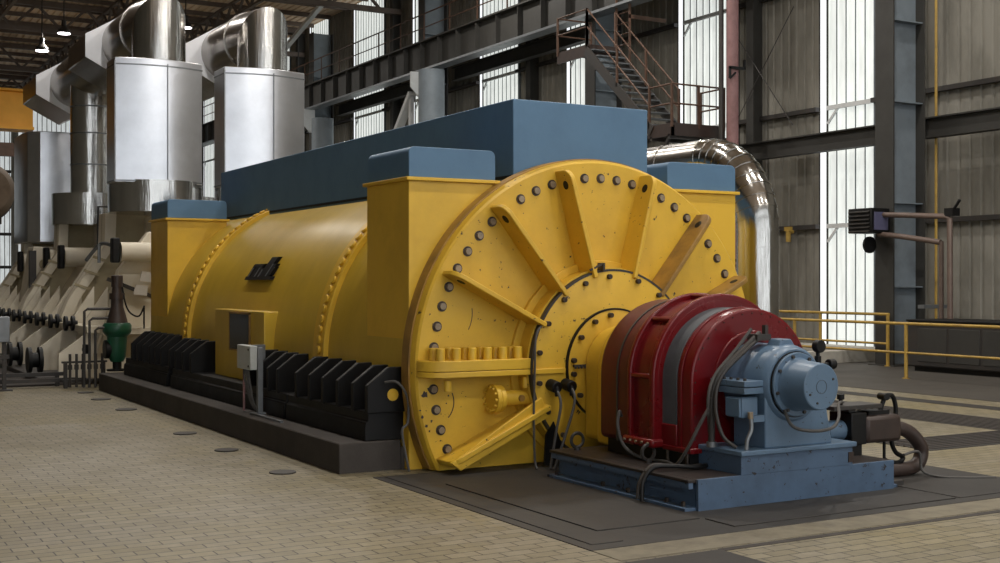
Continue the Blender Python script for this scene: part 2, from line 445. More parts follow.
# crane runway girder
g = thing('crane_runway_girder', (19.2, 45, 0), 'long dark crane runway girder with stiffeners, upper left', 'girder')
MB().box(19.05, 19.09, 22, 79, 9.05, 9.98).build('web', 'darksteel', g)
MB().box(18.85, 19.3, 22, 79, 9.98, 10.03).build('top_flange', 'darksteel', g)
MB().box(18.85, 19.3, 22, 79, 8.98, 9.05).build('bottom_flange', 'galv', g)
m = MB(); y = 22.6
while y < 78: MB().box(18.88, 19.05, y-.01, y+.01, 9.05, 9.98).build('stiffener', 'darksteel', g); y += 1.32
m = MB().box(19.3, 20.6, 22, 79, 9.9, 9.93); m.build('walkway', 'blackgrey', g)
m = MB(); y = 23.0
while y < 78: m.box(18.9, 18.93, y-.02, y+.02, 10.03, 10.95); y += 1.9
m.box(18.9, 18.93, 22, 79, 10.92, 10.96).box(18.9, 18.93, 22, 79, 10.45, 10.48); m.build('handrail', 'railrust', g)
for y, lab in ((39.0, 'white bracket and diagonal brace under the crane girder'), (49.6, 'small white bracket beside the second silver shroud')):
    b = thing('girder_bracket', (19.1, y, 0), lab, 'bracket')
    MB().prism([(18.55, 8.97), (19.18, 8.97), (19.18, 8.0), (18.95, 8.0), (18.55, 8.45)], 'Y', y-.5, y-.44).build('bracket_plate', 'whitesteel', b)
    if y < 40:
        MB().bar((19.1, y-.0+.5, 8.4), (19.1, y+3.0, 5.9), .3, .16).bar((19.1, y+.6, 8.3), (19.1, y+.6, 5.6), .14, .16).bar((19.1, y+3.0, 5.9), (19.1, y+3.6, 5.4), .3, .16).build('brace', 'whitesteel', b)
tag(MB().bar((19.4, 48.9, 13.4), (19.4, 53.6, 12.2), .2, .16).bar((19.4, 53.6, 12.2), (19.4, 56.0, 11.0), .2, .16).build('diagonal_brace', 'whitesteel'), 'pale diagonal brace near the roof right of the silver pipes', 'brace')

# roof trusses
tl = ['nearest roof truss over the silver pipes', 'second roof truss behind the silver pipes', 'third roof truss, above the hanging lamps', 'fourth roof truss, beyond the lamps', 'roof truss close to the end wall']
for i, y in enumerate((33.7, 44.3, 54.9, 65.5, 75.5)):
    t = thing('roof_truss', (2.5, y, 12.3), tl[i], 'truss')
    MB().box(XL+.1, XW-.1, y-.1, y+.1, 12.25, 12.45).build('bottom_chord', 'roofsteel', t)
    MB().box(XL+.1, XW-.1, y-.1, y+.1, 13.35, 13.58).build('top_chord', 'roofsteel', t)
    m = MB(); x = -10.0; up = True
    while x < 19.5:
        m.bar((x, y, 12.4 if up else 13.4), (x+1.0, y, 13.4 if up else 12.4), .1); x += 1.0; up = not up
    m.build('lattice', 'roofsteel', t)
for i, x in enumerate((3.4, 7.6, 11.8, 16.0)):
    t = thing('roof_lattice_girder', (x, 50, 12.6), ['long roof lattice girder at the far left', 'long roof lattice girder above the rear silver elbow', 'long roof lattice girder above the front lamp', 'long roof lattice girder nearest the window wall'][i], 'truss')
    MB().box(x-.07, x+.07, 24, 79, 12.7, 12.8).box(x-.07, x+.07, 24, 79, 13.3, 13.4).build('chord', 'roofsteel', t)
    m = MB(); y = 24.0; up = True
    while y < 78.5:
        m.bar((x, y, 12.75 if up else 13.35), (x, y+.8, 13.35 if up else 12.75), .09); y += .8; up = not up
    m.build('lattice', 'roofsteel', t)
for i in range(26):
    y = 27+i*2.05
    o = MB().box(XL+.1, XW-.1, y-.05, y+.05, 13.42, 13.6).build('roof_purlin', 'roofsteel')
    tag(o, 'dark purlin under the brown roof sheets', 'beam', 'roof purlins')
# high-bay lamps; the unseen near rows are added to brighten the hall
LLfar = [((9.19, 50, 11.35), 'lit hanging high-bay lamp left of the front silver pipe'), ((8.38, 50.0, 10.6), 'lower hanging high-bay lamp, farthest left'),
      ((14.0, 50.2, 12.1), 'bright hanging lamp between the two silver pipes')]
FILL_LAMPS = [(x, y) for y in (-2.5, 7.0, 15.5, 24.0, 32.5) for x in (5.5, 10.5, 16.5)]
def lamp_thing(x, y, z, lab, grp, power):
    t = thing('high_bay_lamp', (x, y, z), lab, 'lamp', grp)
    MB().lathe([(z+.0, .25), (z+.12, .23), (z+.26, .1), (z+.5, .09), (z+.5, .01)], (x, y), 'Z', 24, caps=False).build('lamp_shade', 'blackgrey', t)
    MB().cyl((x, y, z-.015), (x, y, z+.02), .235, 24).build('lamp_lens', 'lamp', t)
    MB().cyl((x, y, z+.5), (x, y, 13.5), .025, 8).build('suspension_rod', 'blackgrey', t)
    ld = bpy.data.lights.new('lamp_light', 'AREA'); ld.shape = 'DISK'; ld.size = .46; ld.energy = power; ld.color = (1, .95, .88)
    lo = bpy.data.objects.new('lamp_light', ld); COL.objects.link(lo); lo.parent = t; lo.location = (0, 0, -.03)
    return t
for (x, y, z), lab in LLfar: lamp_thing(x, y, z, lab, 'hanging high-bay lamps', 300)
for x, y in FILL_LAMPS: lamp_thing(x, y, 11.8, 'unseen high-bay lamp added as fill light over the near part of the hall, above the picture', 'added fill lamps above the picture', 330 if y < 12 else 270)
# overhead crane
t = thing('overhead_crane', (5, 60, 8.6), 'yellow-orange overhead crane bridge at far left', 'crane')
MB().box(-15, 9.6, 59.6, 60.4, 8.75, 10.35).build('bridge_girder', 'craneyellow', t, bevel=.03)
MB().box(-15, 9.6, 59.3, 60.6, 8.62, 8.75).box(-15, 9.6, 59.3, 60.6, 10.35, 10.45).build('girder_flange', 'craneyellow', t)
MB().box(-15, 9.3, 59.0, 59.3, 7.35, 7.95).build('lower_platform', 'railrust', t)
m = MB()
for k in range(12): m.box(-14+k*2, -13.9+k*2, 59.05, 59.25, 7.9, 8.7)
m.build('hanger', 'railrust', t)

# ------------------------------------------------------------------ yellow generator
G = thing('generator', (AX, 14, 0), 'huge yellow cylindrical generator with blue hood on dark plinth', 'generator')
# barrel
m = MB().lathe([(10.0, 1.7), (10.0, 1.93), (19.25, 1.93), (19.25, 1.7)], (AX, AZ), 'Y', 160); m.clip(.22)
m.build('barrel', 'body', G)
# bolted bands
for yb in (12.0, 17.05):
    m = MB().ringsec((AX, AZ), 1.92, 1.985, yb-.03, yb+.27, 0, 2*PI, 160); m.clip(.3)
    band = m.build('bolted_band', 'yellow', G, bevel=.006)
    for k in range(34):
        d = 97+k*3.1; a = math.radians(d)
        x, z = pol(1.98, d); x2, z2 = pol(2.012, d)
        if z < .5: continue
        MB().cyl((x, yb+.085, z), (x2, yb+.085, z2), .046, 14).build('bolt', 'yellow', band, bevel=.01)
# end shield
Yp = 9.85
m = MB().lathe([(Yp+.26, 1.2), (Yp+.26, 1.955), (Yp+.235, 1.97), (Yp+.06, 1.97), (Yp+.03, 1.955), (Yp+.02, 1.955), (Yp, 1.935), (Yp, .3)], (AX, AZ), 'Y', 160, caps=True); m.clip(.012)
es = m.build('end_shield', 'yellow_worn', G)
m = MB().ringsec((AX, AZ), 1.95, 1.985, Yp+.09, Yp+.24, 0, 2*PI, 160); m.clip(.012)
m.build('shield_rim', 'yellow_dirty', es, bevel=.004)
skip = {125, 101, 71+6*0, 47+0, 29, 185}
for k in range(60):
    d = 5.3+6*k
    x, z = pol(1.79, d)
    if z < .1: continue
    if min(abs((d-q+180) % 360-180) for q in (125.3, 101.3, 71.3, 47.3, 23.3, 179.3, 359.3)) < 1.5: continue
    b = MB().cyl((x, Yp-.008, z), (x, Yp+.005, z), .047, 16).build('washer', 'bolt', es)
    MB().cyl((x, Yp-.03, z), (x, Yp-.008, z), .03, 12).build('bolt', 'boltface', b)
# radial ribs
def rib(deg, r0=.86, r1=1.90, depth=.255, th=.046):
    a = math.radians(deg); R = Vector((math.cos(a), 0, math.sin(a))); T = Vector((-math.sin(a), 0, math.cos(a)))
    C = Vector((AX, 0, AZ))
    rc = .12
    prof = [(r0, Yp+.01), (r0, Yp-depth-.03)]
    prof += [(r1-rc-.02, Yp-depth)]
    for i in range(1, 9):
        t = PI/2*i/8; prof.append((r1-rc+rc*math.sin(t), Yp-depth+rc*1.0-rc*math.cos(t)))
    prof += [(r1, Yp+.01)]
    m = MB()
    A = [C+R*r+Vector((0, y, 0))+T*th/2 for r, y in prof]; B = [p-T*th for p in A]
    m.rings([A, B])
    m.clip(.012)
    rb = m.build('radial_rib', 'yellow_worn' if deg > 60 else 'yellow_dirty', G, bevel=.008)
    # lifting hole: dark ring recess with bright rim on both faces
    hc = C+R*(r1-.14)+Vector((0, Yp-depth+.12, 0))
    if hc.z > .2:
        MB().cyl(hc+T*(th/2+.002), hc-T*(th/2+.002), .042, 20).build('lifting_hole', 'black', rb)
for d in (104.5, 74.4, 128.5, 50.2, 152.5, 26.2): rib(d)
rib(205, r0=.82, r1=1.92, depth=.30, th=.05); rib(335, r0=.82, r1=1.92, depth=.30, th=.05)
# flange under-web of the lower left rib (second plate making the gutter)
m = MB(); a = math.radians(205); R = Vector((math.cos(a), 0, math.sin(a))); T = Vector((-math.sin(a), 0, math.cos(a))); C = Vector((AX, 0, AZ))
A = [C+R*r+Vector((0, Yp-.28, 0))+T*t for r, t in ((.85, .09), (1.86, .09), (1.92, -.02), (.85, -.11))]; B = [p+Vector((0, .035, 0)) for p in A]
m.rings([A, B]); m.clip(.012); m.build('rib_flange', 'yellow_worn', G, bevel=.006)
# horizontal joint flange with studs
def slabpts(side):
    pts = [(AX-.35, Yp-.02), (AX-.35, Yp-.24)]
    pts += [(AX-1.72, Yp-.24)]
    for i in range(1, 9):
        t = PI/2*i/8; pts.append((AX-1.72-.23*math.sin(t), Yp-.0-.24*math.cos(t)))
    return [(AX+side*(AX-x), y) for x, y in pts]
for sd in (1, -1):
    pts = [(2*AX-x, y) if sd < 0 else (x, y) for x, y in slabpts(-1)]
    pts = [(x, y) for x, y in pts]
    MB().prism(pts, 'Z', .855, .905).build('joint_flange', 'yellow', G, bevel=.006)
    up = MB().prism(pts, 'Z', .910, 1.005).build('joint_flange', 'yellow', G, bevel=.006)
    for row, (n, x0, yy) in enumerate(((7, 1.80, Yp-.175), (7, 1.815, Yp-.07))):
        for k in range(n):
            x = AX-sd*(x0-k*.158)
            MB().cyl((x, yy, 1.0), (x, yy, 1.115), .042, 16).build('stud_nut', 'yellow', up, bevel=.006)
    for x0 in (1.72, .92): 
        x = AX-sd*x0
        MB().cyl((x, Yp-.16, .73), (x, Yp-.16, .83), .034, 14).build('stud_nut', 'yellow', up, bevel=.006)
for sd in (1, -1):
    a, b = sorted((AX-sd*.9, AX-sd*.56))
    MB().box(a, b, Yp-.285, Yp-.25, .862, .908).build('joint_strip', 'yellow', G, bevel=.004)
blots = MB()
blots.ringsec((4.98, .62), .19, .2, Yp-.0015, Yp+.001, math.radians(-45), math.radians(25), 16)
blots.ringsec((5.06, 1.42), .3, .308, Yp-.0015, Yp+.001, math.radians(-30), math.radians(8), 12)
rb_ = random.Random(3)
for (cx_, cz_, rr_) in ((4.885, .70, .035), (4.93, .75, .02), (5.0, .585, .016), (4.95, .46, .012), (4.84, .56, .012), (4.86, .5, .015), (4.9, .42, .018), (4.93, .37, .012), (5.5, 1.0, .0), (5.12, .68, .01), (5.10, .61, .008)):
    if rr_: blots.prism([(cx_+rr_*rb_.uniform(.5, 1.2)*math.cos(2*PI*i/9), cz_+rr_*rb_.uniform(.5, 1.3)*math.sin(2*PI*i/9)) for i in range(9)], 'Y', Yp-.0015, Yp+.001)
blots.build('paint_scratches', 'browndark', es)
# side port
p = MB().cyl((5.60, Yp-.10, .640), (6.2, Yp-.10, .635), .072, 24).build('inspection_port', 'yellow', G)
MB().cyl((5.50, Yp-.11, .640), (5.545, Yp-.11, .640), .135, 28).build('port_cover', 'yellow', p, bevel=.006)
MB().cyl((5.55, Yp-.11, .640), (5.60, Yp-.11, .640), .125, 28).build('port_flange', 'yellow', p, bevel=.006)
for k in range(12):
    a = k*PI/6; MB().cyl((5.478, Yp-.11+.108*math.cos(a), .64+.108*math.sin(a)), (5.5, Yp-.11+.108*math.cos(a), .64+.108*math.sin(a)), .013, 8).build('port_bolt', 'yellow', p)
MB().cyl((5.78, Yp-.19, .640), (5.78, Yp-.165, .640), .03, 12).build('port_plug', 'yellow_dirty', p)
m = MB().ringsec((AX, AZ), .85, 1.0, Yp-.04, Yp+.01, 0, 2*PI, 96); m.clip(.012); m.build('hub_step', 'yellow', es, bevel=.006)
# hub covers
m = MB().lathe([(Yp+.02, .93), (Yp-.2, .93), (Yp-.2, .91), (Yp-.25, .91), (Yp-.255, .895), (Yp-.255, .2)], (AX, AZ), 'Y', 96); m.clip(.012)
hub = m.build('hub_cover', 'yellow_worn', G)
m = MB().ringsec((AX, AZ), .895, .915, Yp-.258, Yp-.205, 0, 2*PI, 96); m.clip(.012); m.build('hub_gasket', 'blackgrey', hub)
for d in [94+19*k for k in range(-4, 9)]+[]:
    d2 = d if d > 88 else d-14+10
    x, z = pol(.845, d2)
    if z < .1: continue
    MB().cyl((x, Yp-.29, z), (x, Yp-.25, z), .025, 12).build('bolt', 'bolt', hub, bevel=.004)
MB().box(6.6, 6.62, Yp-.30, Yp-.2, 1.80, 1.88).bar((6.47, Yp-.27, 1.81), (6.6, Yp-.28, 1.87), .018).build('stop_bracket', 'blackgrey', hub)
ir = MB().lathe([(Yp-.25, .545), (Yp-.275, .545), (Yp-.28, .53), (Yp-.28, .2)], (AX, AZ), 'Y', 72).build('seal_ring', 'yellow', G)
MB().ringsec((AX, AZ), .53, .547, Yp-.284, Yp-.256, 0, 2*PI, 72).build('ring_gasket', 'black', ir)
for d in (8, 38, 68, 98, 120, 145, 172, 187, 212, 238):
    x, z = pol(.485, d); MB().cyl((x, Yp-.325, z), (x, Yp-.28, z), .024, 12).build('bolt', 'bolt', ir, bevel=.003)
m = MB().box(6.27, 6.5, Yp-.30, Yp-.28, .915, .935)
for k in range(6): m.cyl((6.29+k*.035, Yp-.30, .90), (6.29+k*.035, Yp-.29, .93), .01, 8)
m.build('split_seam', 'blackgrey', ir)
nk = MB().prism(arch(.36, .38, .25), 'Y', 9.1, 9.57).build('shaft_neck', 'yellow', G, bevel=.05, seg=4)
MB().prism(arch(.47, .48, .25), 'Y', 8.83, 9.2).build('neck_flange', 'yellow', nk, bevel=.03, seg=3)
# dark openings in the lower part of the shield
MB().prism([(5.97, .02), (6.10, .02), (6.16, .2), (6.07, .42), (5.99, .3)], 'Y', Yp-.27, Yp-.245).build('lower_opening', 'black', G)
# corner piers with blue caps
for side in (0, 1):
    for (ya, yb_, nm) in ((10.085, 11.02, 'f'), (18.33, 19.3, 'r')):
        x0, x1 = 4.84, 5.74
        if side: x0, x1 = 2*AX-x1, 2*AX-x0
        pr = MB().box(x0, x1, ya, yb_, .0, 2.62).build('corner_pier', 'yellow', G, bevel=.006)
        MB().box(x0-.035, x1+.035, ya-.035, yb_+.03, 2.62, 2.652).build('pier_flange', 'yellow', pr, bevel=.005)
        r = .06; pts = [(x0, 2.652), (x1, 2.652)]
        for i in range(7): t = PI/2*i/6; pts.append((x1-r+r*math.cos(t), 2.93-r+r*math.sin(t)))
        for i in range(7): t = PI/2+PI/2*i/6; pts.append((x0+r+r*math.cos(t), 2.93-r+r*math.sin(t)))
        MB().prism(pts, 'Y', ya, yb_-.02).build('pier_cap', 'blue', pr, bevel=.006)
# curved fillet between pier and barrel
# blue top hood
hd = MB().box(5.955, 7.535, 10.12, 19.33, 2.45, 3.445).build('top_hood', 'blue', G, bevel=.01)
MB().box(5.95, 5.957, 10.125, 19.3, 2.69, 2.72).build('hood_trim', 'black', hd)
# side hatch
ht = MB().box(4.70, 5.05, 13.62, 15.5, .45, 1.36).build('side_hatch', 'body', G, bevel=.012)
MB().box(4.685, 4.702, 14.11, 14.85, .885, 1.315).build('hatch_window', 'glassdark', ht)
MB().box(4.68, 4.705, 14.09, 14.87, 1.315, 1.335).box(4.68, 4.705, 14.09, 14.87, .865, .885).box(4.68, 4.705, 14.09, 14.11, .865, 1.335).box(4.68, 4.705, 14.85, 14.87, .865, 1.335).build('window_frame', 'yellow_dirty', ht)
# raised black lettering on the flank
def on_body(y, z, off=.0):
    dx = math.sqrt(max(0, (1.93+off)**2-(z-AZ)**2)); return Vector((AX-dx, y, z))
lt = MB()
def lstroke(y0, z0, y1, z1, w, mb=lt):
    # slanted bar lying on the barrel; y decreases to the right in the picture
    n = 4; R = []
    for i in range(n+1):
        t = i/n; y = y0+(y1-y0)*t; z = z0+(z1-z0)*t
        a, b = on_body(y+w/2, z, .0), on_body(y-w/2, z, .0); c, d = on_body(y-w/2, z, .045), on_body(y+w/2, z, .045)
        R.append([a, b, c, d])
    mb.rings(R)
sl = .10
def LET(y, z0, h, w=.10): lstroke(y, z0, y-sl*h/.26*1.0, z0+h, w)
base = on_body(15.0, 1.745, .0)
zb = 1.75
for y in (15.0, 14.87, 14.74): LET(y, zb, .175, .115)
LET(14.63, zb, .12, .1)
for y in (14.53, 14.43): LET(y, zb, .255, .12)
LET(14.31, zb, .17, .10); LET(14.24, zb+.03, .10, .05)
lstroke(15.02, zb+.0, 14.14, zb+.0, .001, lt)
lt.build('raised_lettering', 'black', G, bevel=.006)
m = MB(); R = []
for z in (zb-.025, zb+.02):
    a, b = on_body(15.08, z), on_body(14.15, z); c, d = on_body(14.15, z, .05), on_body(15.08, z, .05)
    R.append([a, b, c, d])
m.rings(R); m.build('lettering_base', 'black', G)
m = MB(); R = []
for z in (zb+.135, zb+.165):
    a, b = on_body(14.99, z), on_body(14.64, z); c, d = on_body(14.64, z, .05), on_body(14.99, z, .05)
    R.append([a, b, c, d])
m.rings(R); m.build('lettering_bar', 'black', G)
def hl(y, h):
    m = MB(); R = []
    for t in (0.1, .85):
        yy = y-sl*h/.26*t; z = zb+h*t
        a, b = on_body(yy+.015, z, .045), on_body(yy-.015, z, .045); c, d = on_body(yy-.015, z, .052), on_body(yy+.015, z, .052); R.append([a, b, c, d])
    m.rings(R); m.build('lettering_edge', 'galv', G)
for y, h in ((15.0, .15), (14.76, .15), (14.62, .12), (14.36, .2)): hl(y, h)
# black foot rails and foot ribs along the near side
def foot_rail(ya, yb_):
    fr = MB().prism([(4.46, .27), (4.9, .27), (4.9, .53), (4.49, .53), (4.49, .45), (4.465, .435), (4.465, .41), (4.46, .40)], 'Y', ya, yb_).build('foot_rail', 'black', G, bevel=.008)
    return fr
foot_rail(10.2, 12.25); foot_rail(12.3, 16.75); foot_rail(16.95, 19.45)
for y in (10.2, 10.52, 10.89, 11.26, 11.62, 11.99, 12.55, 12.85, 13.18, 13.5, 15.83, 16.2, 16.55, 16.86, 17.3, 17.62, 17.95, 18.3, 18.66, 19.02):
    r_ = MB()
    top = .93 if y < 17 else .95
    pts = [(4.47, .52), (4.47, .77), (4.68, top), (4.9, top), (4.9, .52)]
    r_.prism(pts, 'Y', y-.03, y+.03)
    fo = r_.build('foot_rib', 'black', G, bevel=.008)
    if y < 11: MB().lathe([(y-.034, .055), (y-.028, .055)], (4.72, .68), 'Y', 20).build('rib_hole', 'yellow', fo)
    MB().cyl((4.60, y+.15, .52), (4.60, y+.15, .56), .04, 8).build('anchor_nut', 'blackgrey', fo)
MB().box(4.80, 8.7, 10.9, 19.2, .2, .6).build('lower_frame', 'black', G)
# pipes and wires next to the near pier
tag(MB().tube([(4.62, 10.12, .80), (4.70, 10.02, .80), (4.78, 9.99, .66), (4.78, 9.98, .45), (4.72, 9.97, .38), (4.74, 9.96, .2), (4.77, 9.93, .012)], .012, 8).build('wire', 'rubber'), 'thin dark wire dropping from the last black rib to the floor', 'cable')

# ------------------------------------------------------------------ cables on the end shield
for i, (x, pts) in enumerate([(6.04, [(6.04, 9.5, .74), (6.03, 9.4, .6), (5.98, 9.4, .35), (5.93, 9.42, .015)]), (6.2, [(6.2, 9.5, .75), (6.18, 9.4, .62), (6.08, 9.38, .35), (5.96, 9.40, .015)])]):
    c = thing('probe_cable', (x, 9.5, .75), ['left of two black-capped probes with cable on yellow hub', 'right of two black-capped probes with cable on yellow hub'][i], 'cable', 'probe cables on the hub')
    MB().tube(pts, .013, 8).build('cable', 'rubber', c)
    MB().cyl((x, 9.6, .76), (x, 9.47, .74), .055, 16).cyl((x, 9.49, .75), (x, 9.47, .66), .025, 10).build('probe_cap', 'black', c, bevel=.01)
tag(MB().tube([(6.02, 9.62, 1.35), (5.87, 9.56, 1.22), (5.84, 9.54, .9), (5.83, 9.54, .5), (5.84, 9.54, .1), (5.84, 9.5, .012)], .011, 8).build('thin_cable', 'rubber'), 'long thin grey cable hanging down beside the yellow hub', 'cable')

# ------------------------------------------------------------------ red exciter
E_ = thing('exciter', (AX, 8.2, .24), 'dark red glossy arched exciter housing on the blue skid', 'exciter')
zb = .36
rd = MB().prism(arch(.685, .64, zb), 'Y', 8.34, 8.85).build('rear_casing', 'rust_red', E_, bevel=.05, seg=4)
MB().prism(arch(.693, .648, zb), 'Y', 8.56, 8.58).build('casing_seam', 'blackgrey', rd)
core = MB().prism(arch(.68, .65, zb), 'Y', 8.02, 8.40).build('centre_casing', 'red', E_, bevel=.01)
def arch_frame(o_, i_, y0, y1, m=None):
    m = m or MB(); n = 28
    a = arch(o_[0], o_[1], zb, n); b = arch(i_[0], i_[1], zb, n)
    m.rings([[(p[0], y0, p[1]), (p[0], y1, p[1]), (q[0], y1, q[1]), (q[0], y0, q[1])] for p, q in zip(a, b)])
    return m
arch_frame((.728, .70), (.66, .63), 8.33, 8.38).build('ridge_flange', 'red', core, bevel=.015, seg=3)
arch_frame((.725, .695), (.66, .63), 8.02, 8.08).build('ridge_flange', 'red', core, bevel=.015, seg=3)
for d in (178, 134, 96, 46, 2):
    m = MB(); a = math.radians(d); ca, sa = math.cos(a), math.sin(a)
    R = [[(AX+(.66)*ca-t*sa, y, AZ+.63*sa+t*ca), (AX+.718*ca-t*sa, y, AZ+.69*sa+t*ca)] for y in (8.06, 8.35) for t in (-.02, .02)]
    r0, r1, r2, r3 = R
    m.rings([[r0[0], r0[1], r1[1], r1[0]], [r2[0], r2[1], r3[1], r3[0]]]); m.build('cross_rib', 'red', core, bevel=.012)
MB().box(AX-.75, AX+.75, 8.0, 8.42, .36, .43).build('base_band', 'red', core, bevel=.02)
for k in range(5): MB().cyl((AX-.765, 8.05+k*.08, .40), (AX-.745, 8.05+k*.08, .40), .01, 8).build('screw', 'boltface', core)
gb = MB().prism(arch(.628, .582, .55), 'Y', 7.84, 8.03).build('ventilation_band', 'meshband', E_, bevel=.006)
MB().prism([(AX-.638, .36), (AX+.638, .36), (AX+.638, .56), (AX-.638, .56)], 'Y', 7.83, 8.03).build('band_base', 'red', gb, bevel=.01)
fr = MB().prism(arch(.622, .578, zb), 'Y', 7.66, 7.85).build('front_casing', 'red', E_, bevel=.02, seg=3)
MB().prism(arch(.634, .59, zb), 'Y', 7.775, 7.79).build('casing_lip', 'red', fr, bevel=.005)
for k in range(19):
    a = PI*k/18; x, z = AX-.585*math.cos(a), AZ+.54*math.sin(a)
    MB().cyl((x, 7.652, z), (x, 7.665, z), .006, 8).build('screw', 'bolt', fr)
for k in range(5):
    MB().cyl((AX-.585, 7.652, .46+k*.09), (AX-.585, 7.665, .46+k*.09), .006, 8).build('screw', 'bolt', fr)
MB().ringsec((AX, AZ), .32, .40, 7.645, 7.67, 0, 2*PI, 48).build('shaft_collar', 'red', fr, bevel=.008)
MB().box(AX-.645, AX+.645, 7.64, 8.0, .35, .39).build('base_lip', 'red', fr, bevel=.006)
m = MB().box(AX-.62, AX+.62, 7.68, 8.8, .24, .37); m.build('base_skirt', 'black', E_)
for (x, y) in ((6.1, 7.7), (6.1, 7.95)): MB().cyl((x+.02, y, .24), (x+.02, y, .35), .015, 10).build('anchor_bolt', 'bolt', E_)

# ------------------------------------------------------------------ blue skid
S = thing('base_skid', (AX, 8.2, 0), 'low blue steel skid frame carrying the red exciter and bearing', 'base frame')
MB().box(5.80, 7.85, 7.2, 9.12, .205, .24).box(5.73, 5.80, 7.2, 9.12, .215, .24).build('deck_plate', 'deck', S, bevel=.004)
MB().box(5.82, 5.845, 7.23, 9.1, .03, .205).build('side_web', 'skid', S)
MB().box(7.80, 7.83, 7.23, 9.1, .03, .205).build('side_web', 'skid', S)
MB().box(5.71, 5.92, 7.21, 9.12, .0, .03).build('bottom_flange', 'skid', S, bevel=.003)
MB().box(7.72, 7.93, 7.21, 9.12, .0, .03).build('bottom_flange', 'skid', S, bevel=.003)
MB().box(5.74, 5.78, 7.205, 9.1, .17, .215).build('upper_lip', 'skid', S)
MB().box(5.81, 7.85, 7.18, 7.21, .0, .238).build('front_plate', 'skid', S, bevel=.003)
bb = MB().box(6.22, 7.38, 7.178, 7.78, .236, .385).build('raised_block', 'skid', S, bevel=.004)
MB().box(7.33, 7.385, 7.17, 7.20, .26, .34).build('rust_hole', 'browndark', bb)
MB().box(5.84, 7.8, 9.06, 9.1, .02, .2).build('rear_plate', 'skid', S)
for y in (7.30, 7.5, 8.0, 8.35, 9.05):
    MB().cyl((5.765, y, .03), (5.765, y, .065), .018, 6).build('anchor_bolt', 'bolt', S)
for x, y in ((5.93, 8.98), (6.0, 8.05)):
    m = MB(); R = []
    for i in range(20):
        a = 2*PI*i/20; cx, cz = x+.062*math.cos(a), .325+.062*math.sin(a)
        R.append([(cx+.016*math.cos(b)*math.cos(a), y+.016*math.sin(b), cz+.016*math.cos(b)*math.sin(a)) for b in (0, PI/3, 2*PI/3, PI, 4*PI/3, 5*PI/3)])
    m.rings(R, closed=True); m.cyl((x, y, .24), (x, y, .27), .03, 12); m.build('lifting_eye', 'blackgrey', S)

# ------------------------------------------------------------------ bearing pedestal
B = thing('bearing_pedestal', (AX, 7.35, .385), 'light blue bearing pedestal with round end cap at the shaft end', 'bearing')
MB().box(6.20, 7.40, 7.15, 7.79, .385, .422).build('base_flange', 'bearing', B, bevel=.006)
MB().prism([(6.47, .42), (7.17, .42), (7.06, .95), (6.47, .95)], 'Y', 7.19, 7.56).build('pedestal_body', 'bearing', B, bevel=.012)
MB().lathe([(7.66, .15), (7.66, .305), (7.24, .305), (7.185, .29), (7.165, .27), (7.165, .15)], (AX, AZ), 'Y', 64).build('bearing_housing', 'bearing', B)
fl = MB().lathe([(7.17, .15), (7.17, .248), (7.135, .248), (7.13, .242), (7.13, .15)], (AX, AZ), 'Y', 56).build('cap_flange', 'bearing', B)
MB().ringsec((AX, AZ), .245, .256, 7.15, 7.168, 0, 2*PI, 56).build('flange_gap', 'black', fl)
for d in (15, 60, 105, 150, 195, 240, 285, 330):
    x, z = pol(.222, d); MB().cyl((x, 7.115, z), (x, 7.135, z), .014, 10).build('bolt', 'blackgrey', fl)
MB().lathe([(7.14, .1), (7.14, .215), (7.12, .2), (7.08, .192), (6.91, .18), (6.885, .176), (6.88, .168), (6.88, .0)], (AX, AZ), 'Y', 56, caps=False).build('end_cap', 'bearing', B)
for d in (25, 205, 250):
    x, z = pol(.13, d); MB().cyl((x, 6.873, z), (x, 6.882, z), .009, 8).build('cap_screw', 'blackgrey', B)
MB().ringsec((AX, AZ), .050, .053, 6.878, 6.882, 0, 2*PI, 24).build('cap_marking', 'blackgrey', B)
for sd in (-1, 1):
    xa, xb = (6.27, 6.50) if sd < 0 else (7.0, 7.23)
    f_ = MB().box(xa, xb, 7.2, 7.6, .90, .945).build('split_flange', 'bearing', B, bevel=.005)
    MB().box(xa, xb, 7.2, 7.6, .845, .893).build('split_flange', 'bearing', B, bevel=.005)
    for k in range(5):
        x = (xa+.04) if sd < 0 else (xb-.04)
        MB().cyl((x, 7.24+k*.08, .945), (x, 7.24+k*.08, .965), .014, 6).build('bolt', 'blackgrey', f_)
MB().prism([(6.66, 1.18), (6.70, 1.255), (6.80, 1.255), (6.86, 1.18)], 'Y', 7.26, 7.40).build('top_lug', 'bearing', B, bevel=.01)
jb = MB().box(6.28, 6.44, 7.24, 7.42, .66, .82).build('terminal_box', 'bearing', B, bevel=.008)
MB().box(6.262, 6.285, 7.25, 7.41, .67, .81).build('box_lid', 'bearing', jb, bevel=.004)
MB().box(6.36, 6.5, 7.20, 7.25, .63, .68).build('box_bracket', 'bearing', jb)
MB().tube([(6.33, 7.2, .68), (6.33, 7.19, .58), (6.29, 7.19, .50), (6.28, 7.19, .425)], .016, 8).build('drain_tap', 'galv', B)
MB().cyl((6.33, 7.2, .66), (6.33, 7.2, .71), .022, 10).build('tap_head', 'boltface', B)
MB().cyl((6.20, 7.5, .42), (6.20, 7.5, .46), .04, 14).build('conduit_gland', 'galv', B)
MB().cyl((6.20, 7.5, .46), (6.20, 7.5, .80), .026, 12).build('conduit', 'blackgrey', B)
